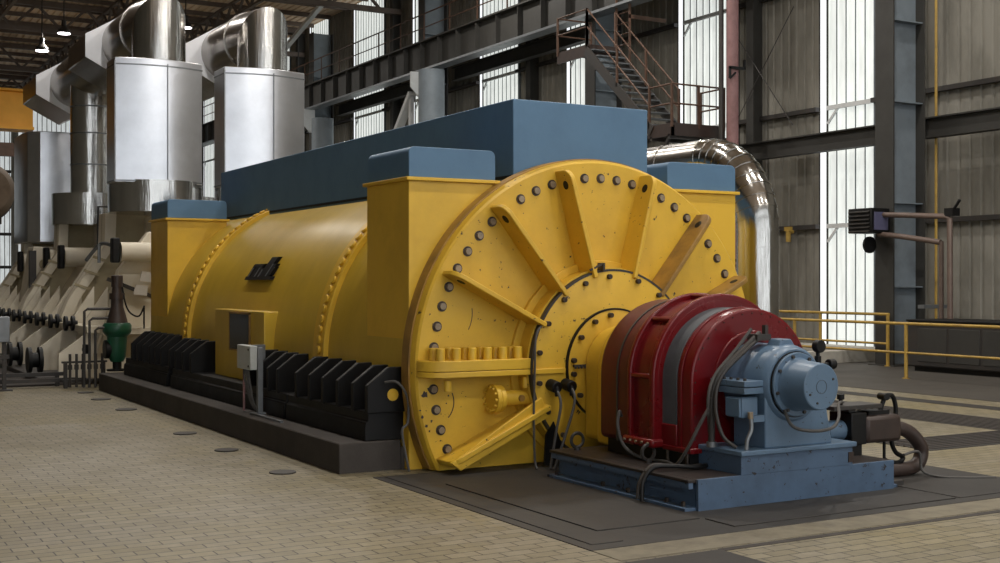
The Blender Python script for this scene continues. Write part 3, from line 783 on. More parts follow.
# pipes that arc up over the housing
for i, (pts, r, mt) in enumerate([
    ([(6.24, 7.56, .45), (6.19, 7.52, .62), (6.17, 7.5, .82), (6.24, 7.5, .98), (6.42, 7.47, 1.17), (6.56, 7.45, 1.33)], .014, 'rubber'),
    ([(6.28, 7.3, .43), (6.21, 7.38, .52), (6.19, 7.44, .74), (6.26, 7.46, .96), (6.48, 7.42, 1.17), (6.62, 7.4, 1.27)], .016, 'blackgrey'),
    ([(6.20, 7.5, .80), (6.26, 7.48, .98), (6.5, 7.43, 1.21), (6.62, 7.42, 1.30)], .02, 'blackgrey')]):
    MB().tube(pts, r, 10).build('oil_line', mt, B)
MB().box(6.56, 6.70, 7.38, 7.5, 1.24, 1.29).box(6.66, 6.69, 7.40, 7.44, 1.27, 1.36).build('line_bracket', 'blackgrey', B)
MB().tube([(6.60, 7.12, .72), (6.62, 7.05, .60), (6.78, 7.0, .56), (7.0, 7.02, .57), (7.25, 7.2, .62), (7.45, 7.4, .70), (7.6, 7.5, .70)], .013, 8).build('sensor_cable', 'rubber', B)
g_ = MB().cyl((7.22, 7.42, 1.18), (7.22, 7.36, 1.18), .052, 24).build('pressure_gauge', 'black', B, bevel=.006)
MB().cyl((7.22, 7.40, .98), (7.22, 7.40, 1.14), .016, 8).cyl((6.9, 7.4, 1.0), (7.34, 7.4, 1.03), .018, 8).cyl((7.22, 7.4, 1.02), (7.22, 7.4, 1.10), .028, 10).build('gauge_stem', 'black', g_)
MB().cyl((7.33, 7.4, 1.03), (7.40, 7.4, 1.03), .042, 16).build('valve_knob', 'black', g_, bevel=.008)

# cable from exciter over the skid
tag(MB().tube([(6.02, 8.45, .58), (5.98, 8.42, .62), (5.95, 8.4, .5), (5.98, 8.35, .34), (6.05, 8.2, .258), (6.1, 7.95, .256), (6.05, 7.75, .262), (6.06, 7.62, .40), (6.12, 7.54, .60), (6.17, 7.5, .72)], .014, 8).build('power_cable', 'rubber'), 'brown cable looping along the foot of the red housing', 'cable')
tag(MB().tube([(6.3, 7.62, .262), (6.1, 7.55, .265), (5.9, 7.6, .28), (5.76, 7.66, .27), (5.66, 7.66, .17), (5.62, 7.62, .03)], .018, 10).build('flexible_hose', 'black'), 'black hose bending over the skid edge down to the floor', 'hose')
tag(MB().tube([(6.3, 7.68, .262), (6.1, 7.62, .262), (5.92, 7.68, .275), (5.80, 7.74, .27), (5.69, 7.74, .16), (5.65, 7.72, .03)], .014, 10).build('flexible_hose', 'blackgrey'), 'grey hose behind the black one on the skid edge', 'hose')

# ------------------------------------------------------------------ oil pump unit right of the skid
P = thing('oil_pump_unit', (8.0, 7.6, .24), 'small dark brown pump unit right of the blue bearing', 'pump')
MB().box(7.86, 8.28, 7.48, 7.78, .335, .565).build('pump_casing', 'browndark', P, bevel=.035, seg=2)
MB().box(7.70, 7.88, 7.5, 7.76, .33, .60).build('end_housing', 'black', P, bevel=.01)
MB().cyl((7.50, 7.63, .45), (7.72, 7.63, .45), .085, 24).build('motor', 'bearing', P, bevel=.01)
MB().box(7.50, 8.06, 7.5, 7.75, .63, .665).box(7.72, 7.8, 7.55, 7.7, .6, .63).build('top_plate', 'blackgrey', P, bevel=.004)
MB().cyl((7.675, 7.6, .66), (7.675, 7.6, .71), .018, 10).cyl((7.675, 7.6, .71), (7.675, 7.6, .755), .032, 14).build('knob', 'black', P, bevel=.004)
MB().cyl((8.12, 7.6, .56), (8.20, 7.6, .71), .02, 10).cyl((8.18, 7.56, .71), (8.20, 7.66, .71), .03, 12).box(7.95, 8.2, 7.55, 7.68, .565, .6).build('lever_valve', 'black', P)
MB().tube([(8.21, 7.6, .72), (8.29, 7.6, .71), (8.33, 7.6, .6), (8.31, 7.6, .45), (8.28, 7.6, .32), (8.33, 7.6, .22), (8.42, 7.6, .17), (8.37, 7.6, .13), (8.25, 7.6, .14), (8.19, 7.6, .17)], .02, 10).build('loop_pipe', 'black', P)
MB().cyl((8.19, 7.6, .012), (8.19, 7.6, .34), .013, 8).cyl((8.19, 7.6, .01), (8.19, 7.6, .025), .05, 12).build('support_leg', 'black', P)
MB().box(7.66, 7.84, 7.52, 7.72, .24, .34).box(7.5, 7.62, 7.58, 7.68, .24, .38).build('foot_block', 'black', P)
MB().tube([(8.24, 7.63, .42), (8.38, 7.63, .425), (8.52, 7.62, .38), (8.62, 7.6, .28), (8.65, 7.6, .2), (8.61, 7.6, .11), (8.5, 7.6, .07), (8.3, 7.6, .065), (7.98, 7.6, .065)], .062, 16).build('bend_pipe', 'browndark', P)
MB().tube([(8.32, 7.5, .21), (8.46, 7.5, .23), (8.52, 7.5, .20), (8.53, 7.48, .06), (8.6, 7.35, .02), (8.8, 7.2, .016), (9.0, 7.1, .016)], .012, 8).build('earth_cable', 'rubber', P)
MB().box(7.86, 8.05, 7.25, 7.7, .0, .055).build('skid_foot', 'blackgrey', P, bevel=.01)

# ------------------------------------------------------------------ junction box on post
J = thing('junction_box', (4.43, 13.05, .27), 'pale grey electrical box on a thin post beside the plinth rail', 'electrical box')
MB().box(4.34, 4.52, 12.97, 13.03, .27, .29).box(4.30, 4.34, 12.1, 13.05, .27, .29).build('post_foot', 'galv', J)
MB().box(4.37, 4.43, 12.98, 13.03, .29, .99).build('post', 'galv', J, bevel=.004)
bx = MB().box(4.28, 4.36, 12.97, 13.42, .75, 1.01).build('enclosure', 'greybox', J, bevel=.008)
MB().box(4.36, 4.60, 13.4, 13.44, .76, 1.0).build('side_plate', 'galv', bx)
for yy, zz in ((13.02, .79), (13.02, .97)): MB().cyl((4.27, yy, zz), (4.282, yy, zz), .012, 8).build('lid_screw', 'blackgrey', bx)
for k in range(3):
    MB().tube([(4.32, 13.30-k*.07, .75), (4.33, 13.28-k*.08, .6), (4.36, 13.2-k*.05, .4), (4.40, 13.1-k*.03, .28)], .012, 8).build('cable', 'rubber', J)
MB().cyl((4.34, 13.36, .28), (4.34, 13.36, .75), .014, 8).build('conduit', 'pipered', J)

J.location.y -= .12
# floor covers on the left
for i, (x, y, r) in enumerate([(3.89, 18.37, .14), (3.87, 16.73, .14), (3.83, 13.76, .13), (3.81, 12.18, .12), (3.80, 10.51, .12), (3.92, 19.6, .12)]):
    o = MB().cyl((x, y, 0), (x, y, .012), r, 28).build('floor_cover', 'blackgrey', bevel=.003)
    tag(o, ['round dark floor cover second farthest from the camera', 'round dark floor cover third farthest from the camera', 'round dark floor cover opposite the yellow side hatch',
            'round dark floor cover second nearest the camera', 'round dark floor cover nearest the camera, by the plinth corner', 'round dark floor cover farthest from the camera'][i], 'floor cover', 'round floor covers beside the plinth')

# ------------------------------------------------------------------ steam crossover pipes (silver)
def crossover(cx, lab, first):
    T = thing('crossover_pipe', (cx, 24, 2.95), lab, 'pipe')
    cy = 22.85; cx += .05
    # collar ring above casing
    MB().lathe([(2.96, .6), (2.96, .84), (3.52, .84), (3.52, .6)], (cx, cy), 'Z', 64).build('collar', 'silver', T)
    px = cx+.06; x0_ = px-.13
    # shroud: D-shaped sheet box
    def dsh(w, r_b, yb_):
        cx = px-.13; pts = [(cx-w, yb_), (cx-w, cy-.55)]
        for i in range(1, 16):
            t = i/16; pts.append((cx-w+2*w*t, cy-.55-r_b*math.sin(PI*t)))
        pts += [(cx+w, cy-.55), (cx+w, yb_)]
        return pts
    sh = MB().prism(dsh(.78, .17, cy+.1), 'Z', 3.47, 5.68).build('shroud', 'shroud', T, bevel=.01)
    m = MB()
    for z in (3.5, 5.56): m.prism([(x+(-.008 if x < x0_ else .008), y-.008) for x, y in dsh(.78, .17, cy+.1)], 'Z', z-.012, z+.012)
    m.box(x0_+.1, x0_+.115, cy-.735, cy-.71, 3.5, 5.6); m.box(x0_-.79, x0_-.77, cy-.57, cy-.53, 3.48, 5.62)
    m.build('shroud_seam', 'galv', sh)
    # riser pipe and mitred elbow to the horizontal run
    zc = 6.42; R = .475; px = cx+.06
    segs_ = [((px, cy+.05, 5.5), (px, cy+.05, 6.02)), ((px, cy+.05, 6.0), (px, cy+.22, 6.22)), ((px, cy+.2, 6.2), (px, cy+.42, zc))]
    pts = [(px, cy, 5.5), (px, cy, 6.05)]
    for i in range(1, 7):
        t = PI/2*i/6; pts.append((px, cy+.28-.28*math.cos(t), 6.02+.28*math.sin(t)))
    rings = []
    path = [((px, cy, 5.5), 0), ((px, cy, 6.04), 0)]
    m = MB(); n = 40
    def ring(c, ang, R=.475):  # ang: 0 = pipe vertical, 90 = pipe along Y
        a = math.radians(ang); d = Vector((0, math.sin(a), math.cos(a))); u = Vector((1, 0, 0)); w = d.cross(u)
        return [Vector(c)+(u*math.cos(2*PI*i/n)+w*math.sin(2*PI*i/n))*R for i in range(n)]
    rs = [ring((px, cy, 5.4), 0), ring((px, cy, 5.85), 0)]
    # mitre: cut ring lies in the 45 degree plane
    def mitre(c, ang, stretch):
        a = math.radians(ang); d = Vector((0, math.sin(a), math.cos(a))); u = Vector((1, 0, 0)); w = d.cross(u)
        return [Vector(c)+(u*math.cos(2*PI*i/n)+w*math.sin(2*PI*i/n)*stretch)*R for i in range(n)]
    rs.append(mitre((px, cy, zc), 45, math.sqrt(2)))
    m.rings(rs, True, False); m.build('riser_pipe', 'silver', T)
    m = MB().ringsec((px, zc), .54, .575, cy+.6, cy+.65, 0, 2*PI, 40)
    hp = MB().rings([mitre((px, cy, zc), 45, math.sqrt(2)), ring((px, cy+.6, zc), 90, .56), ring((px, 32.6 if first else 31.5, zc), 90, .56)], False, True).build('header_pipe', 'silverdark', T)
    m.build('pipe_joint', 'silverdark', hp)
    # octagonal drums with white end plates
    for k, (ya, yb_) in enumerate(((25.0, 26.8), (30.6, 32.6))):
        def octo(k): return [(px+x*k, zc-.10+z*k) for x, z in ((.86, .2), (0, .76), (-.86, .24), (-.86, -.2), (0, -.66), (.86, -.2))]
        dr = MB().prism(octo(1), 'Y', ya+.02, yb_).build('elbow_drum', 'silverdark', T, bevel=.015)
        # annular plate: octagon outside, circle inside
        m = MB(); oc = octo(1.015); nn = 48; outer = []; inner = []
        for i in range(nn):
            e = (i % 8)/8; q = i//8
            p0, p1 = oc[q], oc[(q+1) % 6]; outer.append((p0[0]+(p1[0]-p0[0])*e, p0[1]+(p1[1]-p0[1])*e)); a = math.atan2(outer[-1][1]-zc, outer[-1][0]-px)
            inner.append((px+.55*math.cos(a), zc+.55*math.sin(a)))
        m.rings([[(o_[0], ya, o_[1]), (i_[0], ya, i_[1]), (i_[0], ya+.03, i_[1]), (o_[0], ya+.03, o_[1])] for o_, i_ in zip(outer, inner)], closed=True)
        m.build('end_plate', 'whiteface', dr)
    # middle riser with collar
    rp = MB().lathe([(2.96, R-.02), (2.96, R-.02), (6.25, R-.02)], (px, 28.7), 'Z', 40).build('middle_riser', 'silver', T)
    m = MB()
    for z in (4.3, 5.0, 5.6): m.ringsec((px, 28.7), R-.03, R-.01, z, z+.03, 0, 2*PI, 40, 'Z')
    m.build('riser_seam', 'galv', rp)
    MB().lathe([(2.97, .4), (2.97, .85), (3.66, .85), (3.66, .4)], (px, 28.7), 'Z', 48).build('middle_collar', 'silver', T)
    # far shroud
    sh2 = MB().prism([(cx-.8, 34.0), (cx-.8, 32.7), (cx-.74, 32.3), (cx-.5, 32.05), (cx, 31.95), (cx+.5, 32.05), (cx+.8, 32.4), (cx+.8, 34.0)], 'Z', 2.68, 5.42).build('rear_shroud', 'shroud', T, bevel=.02)
    MB().box(cx-.5, cx-.485, 32.02, 32.1, 2.7, 5.4).build('shroud_seam', 'galv', sh2)
    return T
crossover(5.76, 'silver clad steam pipe with big shroud, left of two', True)
crossover(7.74, 'silver clad steam pipe with big shroud, right of two', False)

# ------------------------------------------------------------------ cream turbine
T = thing('steam_turbine', (AX, 28, 0), 'cream steam turbine casing with slanted ribs beyond the generator', 'turbine')
cxT = AX
# front bearing box / end wall facing the generator
MB().prism([(4.25, .1), (4.55, 1.0), (4.75, 1.9), (5.25, 2.55), (8.25, 2.55), (8.75, 1.9), (8.95, 1.0), (9.25, .1)], 'Y', 21.1, 21.3).build('end_wall', 'cream', T, bevel=.02)
MB().box(4.45, 9.05, 20.9, 21.12, .82, .94).build('joint_flange', 'cream', T, bevel=.01)
MB().cyl((4.72, 20.85, 2.2), (5.9, 20.85, 2.2), .16, 28).build('vent_pipe', 'cream', T)
MB().box(4.58, 4.70, 20.75, 20.95, 2.02, 2.43).build('blank_flange', 'black', T, bevel=.02)
for k, (x, z) in enumerate(((4.98, 1.72), (4.88, 1.50))):
    MB().prism([(x, z), (x+.22, z-.03), (x+.24, z+.13), (x+.04, z+.16)], 'Y', 20.6, 20.62).build('notice_plate', 'label', T)
MB().bar((4.55, 21.0, 1.75), (5.3, 21.0, 1.45), .06).build('end_stay', 'blackgrey', T)
# hood skin: sloped sections between transverse frames
def hood(ya, yb_, xin, mat='cream', top=2.95):
    w = xin
    pts = [(AX-2.05+w, .9), (AX-1.75+w, 1.6), (AX-1.35+w, 2.25), (AX-1.1+w, 2.55), (AX-1.1+w, top), (AX+1.1-w, top), (AX+1.1-w, 2.55), (AX+1.35-w, 2.25), (AX+1.75-w, 1.6), (AX+2.05-w, .9)]
    return MB().prism(pts, 'Y', ya, yb_).build('casing_hood', mat, T)
hood(22.2, 24.2, .3); hood(24.2, 27.7, .42, 'tan', 2.5); hood(27.7, 29.7, .3); hood(29.7, 32.4, .45, top=2.5); hood(32.4, 34.4, .3, top=2.62); hood(34.4, 37.5, .5, top=2.3)
# rounded shell arcs in the recesses
for (ya, yb_, r, mt) in ((21.3, 22.2, 1.85, 'tan'), (24.5, 26.2, 1.82, 'cream'), (29.9, 31.5, 1.8, 'tan'), (34.6, 36.8, 1.75, 'cream')):
    m = MB().lathe([(ya, .8), (ya, r), (yb_, r), (yb_, .8)], (AX, AZ), 'Y', 64); m.clip(.9); m.build('casing_shell', mt, T)
for (y, r) in ((21.9, 2.0), (25.0, 1.95), (25.8, 1.95), (30.3, 1.92), (31.1, 1.92), (35.2, 1.9)):
    m = MB().ringsec((AX, AZ), r-.16, r, y-.04, y+.04, 0, 2*PI, 64); m.clip(.9); m.build('ring_rib', 'cream', T)
# transverse frames with face strips and cross lugs
def frame(y, mat='cream'):
    L = [(AX-2.45, .93), (AX-2.28, 1.36), (AX-1.62, 2.40), (AX-1.60, 3.0)]
    for s_ in (1, -1):
        P_ = [(AX+s_*(x-AX), z) for x, z in L]
        inn = [(AX-s_*0, .93), (AX-s_*0, 3.0)]
        MB().prism(P_+[(AX, 3.0), (AX, .93)], 'Y', y+.25, y+.31).build('transverse_plate', 'tan', T)
        # face strip follows the outline
        m = MB()
        R = [[(p[0], y, p[1]), (p[0], y+.55, p[1]), (p[0]+s_*.04, y+.55, p[1]+.0), (p[0]+s_*.04, y, p[1])] for p in P_]
        m.rings(R); st = m.build('frame_strip', mat, T, bevel=.004)
        band_ = [(p[0], p[1]) for p in P_]+[(p[0]+s_*.2, p[1]) for p in reversed(P_)]
        MB().prism(band_, 'Y', y-.03, y).build('frame_flange', mat, st, bevel=.004)
        for t, (i, j) in ((.25, (1, 2)), (.5, (1, 2)), (.75, (1, 2))):
            a, b = P_[i], P_[j]; x, z = a[0]+(b[0]-a[0])*t, a[1]+(b[1]-a[1])*t
            MB().bar((x-s_*.05, y-.04, z+.04), (x+s_*.24, y-.04, z-.06), .03, .05).build('cross_lug', 'tan', st)
frame(23.95); frame(28.6); frame(33.2)
# joint flange and gussets
for s_ in (1, -1):
    X = lambda x: AX-s_*(AX-x)
    a, b = sorted((X(4.28), X(4.75)))
    MB().box(a, b, 21.3, 37.5, .84, .96).build('long_joint_flange', 'cream', T, bevel=.01)
    y = 21.9
    gi = 0
    while y < 37:
        MB().prism([(X(4.32), .96), (X(4.75), .96), (X(4.75), 1.62)], 'Y', y, y+.05).build('gusset', 'cream', T)
        gi += 1; y += 1.1
    # lower casing: pale slanting plates
    for k in range(8):
        y = 21.4+k*2.0
        MB().prism([(X(3.85), .1), (X(3.85), .5), (X(4.32), .86), (X(5.3), .86), (X(5.3), .1)], 'Y', y, y+.07).build('lower_gusset', 'cream', T)
    lo = MB().prism([(X(4.55), .84), (X(4.36), .03), (X(6.5), .03), (X(6.5), .84)], 'Y', 21.5, 37.4).build('lower_casing', 'cream', T)
    if s_ == 1:
        for k in range(9):
            y = 22.4+k*1.45
            m = MB().cyl((4.12, y, .98), (4.17, y, .98), .13, 16).cyl((4.24, y, .98), (4.29, y, .98), .13, 16).cyl((4.17, y, .98), (4.34, y, .98), .05, 10)
            m.build('joint_stud', 'black', T)
        for k, y in enumerate((22.7, 24.9)):
            MB().cyl((3.56, y, .34), (3.62, y, .34), .225, 28).cyl((3.62, y, .34), (3.74, y, .34), .13, 20).cyl((3.74, y, .34), (3.8, y, .34), .225, 28).build('support_roller', 'black', T)
        MB().box(3.55, 4.45, 21.6, 30.5, .03, .11).build('foundation_rail', 'blackgrey', T, bevel=.01)
for y, x, z in ((27.2, 5.0, 2.23), (28.95, 5.0, 2.22), (32.2, 4.95, 2.2)):
    c_ = MB().cyl((x, y, z), (x+.9, y, z), .2, 24).build('side_nozzle', 'cream', T)
    MB().box(x-.12, x, y-.12, y+.12, z-.25, z+.25).build('nozzle_flange', 'black', c_, bevel=.03)
bxn = MB().prism([(4.55, 1.25), (4.85, 1.1), (5.3, 1.3), (5.3, 2.5), (4.75, 2.5)], 'Y', 29.4, 30.2).build('side_box', 'cream', T, bevel=.02)
MB().cyl((4.98, 29.37, 2.1), (4.98, 29.42, 2.1), .12, 20).build('box_port', 'tan', bxn)
MB().box(4.6, 4.74, 29.0, 29.15, 1.35, 2.4).build('dark_strut', 'blackgrey', T)
# thin pipe work along the hood
tag(MB().tube([(5.66, 27.0, 2.45), (5.66, 27.0, 3.3), (6.05, 27.0, 3.3)], .03, 8, False).build('impulse_pipe', 'blackgrey'), 'thin bent pipe between the silver collar and the cream hood', 'pipe')
tag(MB().tube([(4.75, 23.7, 2.1), (4.95, 23.4, 2.4), (5.1, 23.0, 2.35)], .035, 8).tube([(4.9, 23.3, 2.05), (4.9, 23.3, 2.4)], .03, 8, False).build('drain_pipe', 'galv'), 'short curved drain pipe on the cream hood', 'pipe')

# green valve
V = thing('relief_valve', (4.55, 20.3, .27), 'green and dark brown valve actuator at the far end of the plinth', 'valve')
MB().lathe([(.42, .02), (.42, .10), (.5, .135), (.7, .15), (.82, .16), (.88, .21), (.91, .225), (1.0, .225), (1.04, .2), (1.06, .1)], (4.55, 20.3), 'Z', 32, caps=False).build('valve_body', 'green', V)
MB().lathe([(1.03, .17), (1.1, .155), (1.3, .10), (1.42, .095), (1.42, .12), (1.52, .12), (1.52, .085), (1.62, .075), (1.62, .09), (1.8, .09), (1.81, .07), (1.81, .0)], (4.55, 20.3), 'Z', 28, caps=False).build('valve_bonnet', 'browndark', V)
MB().lathe([(.27, .16), (.3, .16), (.3, .07), (.5, .07)], (4.55, 20.3), 'Z', 24, caps=False).build('valve_stand', 'black', V)
MB().cyl((4.36, 20.35, .62), (4.5, 20.35, .62), .15, 20).build('side_flange', 'black', V, bevel=.01)
MB().tube([(4.62, 20.25, 1.62), (4.66, 20.2, 1.35), (4.74, 20.2, 1.2), (4.86, 20.15, 1.15), (4.93, 20.1, 1.3)], .014, 8).cyl((4.93, 20.1, .95), (4.93, 20.1, 1.32), .014, 8).build('signal_wire', 'black', V)
for i, (z, y, x2) in enumerate(((1.27, 20.35, 4.05), (1.12, 20.3, 4.12), (.97, 20.25, 4.2))):
    tag(MB().tube([(4.48, y, z), (x2+.05, y, z), (x2, y, z-.04), (x2, y, .02)], .022, 8, False).build('control_pipe', 'blackgrey'),
        ['outermost and tallest of three bent dark control pipes', 'middle of the three bent dark control pipes', 'innermost and lowest of the three bent control pipes'][i], 'pipe', 'bent control pipes left of the green valve')
m = thing('pipe_manifold', (4.1, 20.5, 0), 'low dark manifold of short pipes left of the plinth end', 'pipe')
MB().box(3.75, 4.45, 20.55, 20.62, .10, .14).box(3.75, 4.45, 20.55, 20.62, .40, .43).box(3.78, 3.83, 20.54, 20.62, 0, .42).box(4.37, 4.42, 20.54, 20.62, 0, .42).build('support_frame', 'blackgrey', m)
for k in range(6): MB().cyl((3.86+k*.1, 20.5, .02), (3.86+k*.1, 20.5, .55), .022, 8).cyl((3.86+k*.1, 20.5, .3), (3.86+k*.1, 20.5, .38), .035, 8).build('pipe', 'blackgrey', m)
MB().box(4.05, 4.15, 20.42, 20.5, .55, .7).cyl((4.1, 20.4, .62), (4.1, 20.5, .62), .06, 12).build('hand_valve', 'black', m)
# low rails and dark stuff in front of the turbine
for i, (y, x0, x1, z) in enumerate(((20.85, 1.6, 4.0, .12), (21.1, 1.2, 3.9, .2))):
    tag(MB().box(x0, x1, y-.04, y+.04, z-.03, z+.03).box(x0+.1, x0+.16, y-.03, y+.03, 0, z).box(x1-.16, x1-.1, y-.03, y+.03, 0, z).box((x0+x1)/2, (x0+x1)/2+.06, y-.03, y+.03, 0, z).build('low_rail', 'blackgrey'), ['front low dark rail on the floor before the turbine', 'rear low dark rail on the floor before the turbine'][i], 'rail')
c_ = thing('control_cabinet', (2.85, 20.6, 0), 'small grey box on a dark post at the left picture edge', 'electrical box')
MB().box(2.5, 2.96, 20.5, 20.7, .76, 1.16).build('enclosure', 'galv', c_, bevel=.01)
MB().box(2.86, 2.92, 20.57, 20.63, 0, .76).box(2.55, 2.61, 20.57, 20.63, 0, .76).box(2.5, 2.96, 20.56, 20.64, .5, .56).box(2.45, 3.0, 20.48, 20.72, 0, .02).build('post', 'blackgrey', c_)
# insulated brown vessel, far left
v_ = thing('insulated_vessel', (5.0, 45, 0), 'brown insulated vessel at the left edge behind the turbine', 'vessel')
MB().lathe([(43.9, .3), (44.0, .75), (44.3, .95), (44.8, 1.0), (47.5, 1.0), (47.9, .6)], (5.62, 4.75), 'Y', 40).build('shell', 'insul', v_)
MB().ringsec((5.62, 4.75), .98, 1.05, 45.0, 45.08, 0, 2*PI, 40).ringsec((5.62, 4.75), .98, 1.05, 46.2, 46.28, 0, 2*PI, 40).build('strap', 'blackgrey', v_)
MB().box(5.0, 5.2, 45.5, 46.5, 0, 4.0).box(6.0, 6.2, 45.5, 46.5, 0, 4.0).box(4.9, 6.3, 45.5, 46.5, 3.7, 3.95).build('stand', 'blackgrey', v_)
o = MB().box(3.2, 4.9, 38.6, 38.9, 0, 2.9).box(3.2, 4.9, 38.5, 39.0, 2.9, 3.05).build('dark_cabinet', 'blackgrey'); tag(o, 'tall dark cabinet at the left edge behind the turbine', 'cabinet')

# ------------------------------------------------------------------ elbow duct (right)
D = thing('clad_elbow_duct', (10.0, 11.3, 0), 'shiny ribbed silver elbow duct behind the right blue cap', 'duct')
R = .25; Rb = .93; zc = 3.25; cy = 11.28
MB().lathe([(0, R), (0, R), (zc-Rb, R)], (10.03, cy), 'Z', 48).build('vertical_duct', 'duct', D)
m = MB(); n = 40; rs = []
for i in range(13):
    a = math.radians(90*i/12); c = Vector((10.03, cy+Rb-Rb*math.cos(a), zc-Rb+Rb*math.sin(a))); d = Vector((0, math.sin(a), math.cos(a))); w = d.cross(Vector((1, 0, 0)))
    rs.append([c+(Vector((1, 0, 0))*math.cos(2*PI*j/n)+w*math.sin(2*PI*j/n))*R for j in range(n)])
m.rings(rs); el = m.build('elbow', 'duct', D)
m = MB()
for i in range(0, 13):
    a = math.radians(90*i/12); c = Vector((10.03, cy+Rb-Rb*math.cos(a), zc-Rb+Rb*math.sin(a))); d = Vector((0, math.sin(a), math.cos(a))); w = d.cross(Vector((1, 0, 0)))
    f = lambda off, rr: [c+d*off+(Vector((1, 0, 0))*math.cos(2*PI*j/n)+w*math.sin(2*PI*j/n))*rr for j in range(n)]
    m.rings([f(-.014, R-.01), f(-.014, R+.007), f(.014, R+.007), f(.014, R-.01)])
m.build('elbow_seam', 'duct', el)
m = MB()
for z in (.3, 1.0, 1.65, 2.1): m.ringsec((10.03, cy), R-.01, R+.007, z, z+.022, 0, 2*PI, 40, 'Z')
m.build('duct_seam', 'duct', D)
MB().lathe([(cy+Rb, R), (cy+Rb, R), (19.5, R)], (10.03, zc), 'Y', 40).build('horizontal_duct', 'silverdark', D)
m = MB()
for y in (13.0, 14.0, 15.0, 16.0): m.ringsec((10.03, zc), R-.01, R+.012, y, y+.03, 0, 2*PI, 40)
m.build('duct_seam', 'silverdark', D)
MB().box(9.9, 10.1, 18.4, 18.6, 0, 3.06).box(9.7, 10.3, 18.3, 18.7, 3.03, 3.07).build('duct_support', 'darksteel', D)

# ------------------------------------------------------------------ railings
def railing(name, x, ya, yb_, posts, lab, ztop=.97, r=.028):
    t = thing(name, (x, (ya+yb_)/2, 0), lab, 'railing')
    MB().cyl((x, ya, ztop), (x, yb_, ztop), r, 12).build('top_rail', 'railyellow', t)
    MB().cyl((x, ya, .46), (x, yb_, .46), r*.8, 12).build('mid_rail', 'railyellow', t)
    for y in posts: MB().cyl((x, y, 0), (x, y, ztop), r*1.15, 12).cyl((x, y, 0), (x, y, .02), .07, 12).build('post', 'railyellow', t)
    return t
railing('railing', 16.95, 9.0, 22.0, (9.2, 12.2, 15.23, 18.0, 21.8), 'yellow railing nearer the camera, running off to the right')
t = railing('railing', 19.1, 17.6, 22.2, (17.63, 19.5, 21.4), 'yellow railing farther back in front of the bright window panel', 1.05, .03)

# kerb & dark machinery by the wall
struct(MB().box(17.9, 20.9, 18.9, 19.2, -.01, .26).box(20.3, 20.9, 19.2, 30, -.01, .26).build('trim_62', 'kerb', bevel=.015), 'low pale concrete kerb in front of the window panel')
for i, (y0, y1, z, x0, x1) in enumerate(((5.5, 10.9, .92, 18.6, 19.9), (11.0, 13.9, .88, 18.7, 19.8), (14.0, 16.6, .95, 18.5, 19.7))):
    c_ = thing('equipment_cabinet', (19.2, (y0+y1)/2, 0), ['low dark equipment box at the right picture edge', 'middle low dark equipment box behind the railing', 'low dark equipment box nearest the big column'][i], 'cabinet')
    MB().box(x0, x1, y0, y1, .1, z).build('body', 'blackgrey', c_, bevel=.03)
    MB().box(x0-.03, x1+.03, y0, y1, z, z+.04).build('top', 'black', c_, bevel=.01)
    MB().box(x0+.1, x1-.1, y0+.1, y1-.1, 0, .1).build('plinth', 'black', c_)
    for k in range(3):
        yy = y0+.2+k*(y1-y0-.4)/3
        MB().box(x0-.012, x0+.01, yy, yy+(y1-y0-.6)/3, .2, z-.12).build('door', 'darksteel', c_, bevel=.006)

# ------------------------------------------------------------------ unit heater with pipes
H = thing('unit_heater', (18.9, 18.1, 2.66), 'black louvred unit heater on the big column', 'heater')
MB().box(18.62, 19.15, 17.62, 18.24, 2.68, 3.18).build('casing', 'black', H, bevel=.02)
for k in range(6): MB().prism([(18.58, 2.70+k*.078), (18.64, 2.73+k*.078), (18.64, 2.745+k*.078), (18.58, 2.715+k*.078)], 'Y', 17.66, 18.2).build('louvre', 'blackgrey', H)
MB().box(18.7, 19.08, 17.60, 17.63, 2.74, 3.1).build('side_panel', paint('purple_grey_panel', lin(84, 84, 112), .5, .4), H, bevel=.005)
MB().lathe([(17.9, .02), (17.9, .17), (17.95, .17), (17.95, .02)], (18.9, 2.45), 'Y', 24).build('fan_guard', 'black', H)
HP = thing('heater_pipes', (19.1, 16.1, 0), 'pair of brownish pipes running from the black heater down to the dark box', 'pipe')
MB().tube([(18.95, 17.72, 3.05), (19.0, 17.2, 3.02), (19.05, 16.15, 2.95), (19.05, 16.06, 2.9), (19.05, 16.05, 1.0)], .055, 12, False).build('upper_pipe', 'heaterpipe', HP)
MB().tube([(18.95, 17.72, 2.66), (19.0, 17.2, 2.6), (19.08, 16.3, 2.46)], .055, 12, False).cyl((19.1, 16.3, 1.0), (19.1, 16.3, 2.48), .045, 12).build('lower_pipe', 'heaterpipe', HP)
MB().box(19.0, 19.2, 15.95, 16.15, 2.95, 3.1).cyl((19.08, 16.05, 3.0), (19.08, 15.85, 3.25), .03, 8).build('valve', 'black', HP)
tag(MB().box(19.25, 19.95, 16.85, 17.0, 1.18, 1.25).build('cable_tray', 'galv'), 'short pale bracket low on the big column', 'bracket')
tag(MB().cyl((20.35, 17.5, 0), (20.35, 17.5, 10.5), .03, 10).build('gas_pipe', 'railyellow'), 'thin yellow vertical pipe right of the big column', 'pipe')
# yellow wall lamp
L_ = thing('wall_hook', (20.7, 22.6, 3.0), 'small yellow fitting on the dark wall sheet', 'fitting')
MB().cyl((20.84, 22.2, 2.9), (20.70, 22.2, 2.9), .05, 10).box(20.66, 20.74, 22.1, 22.3, 2.92, 3.02).cyl((20.7, 22.2, 2.66), (20.7, 22.2, 2.92), .06, 10).build('bracket', 'railyellow', L_)
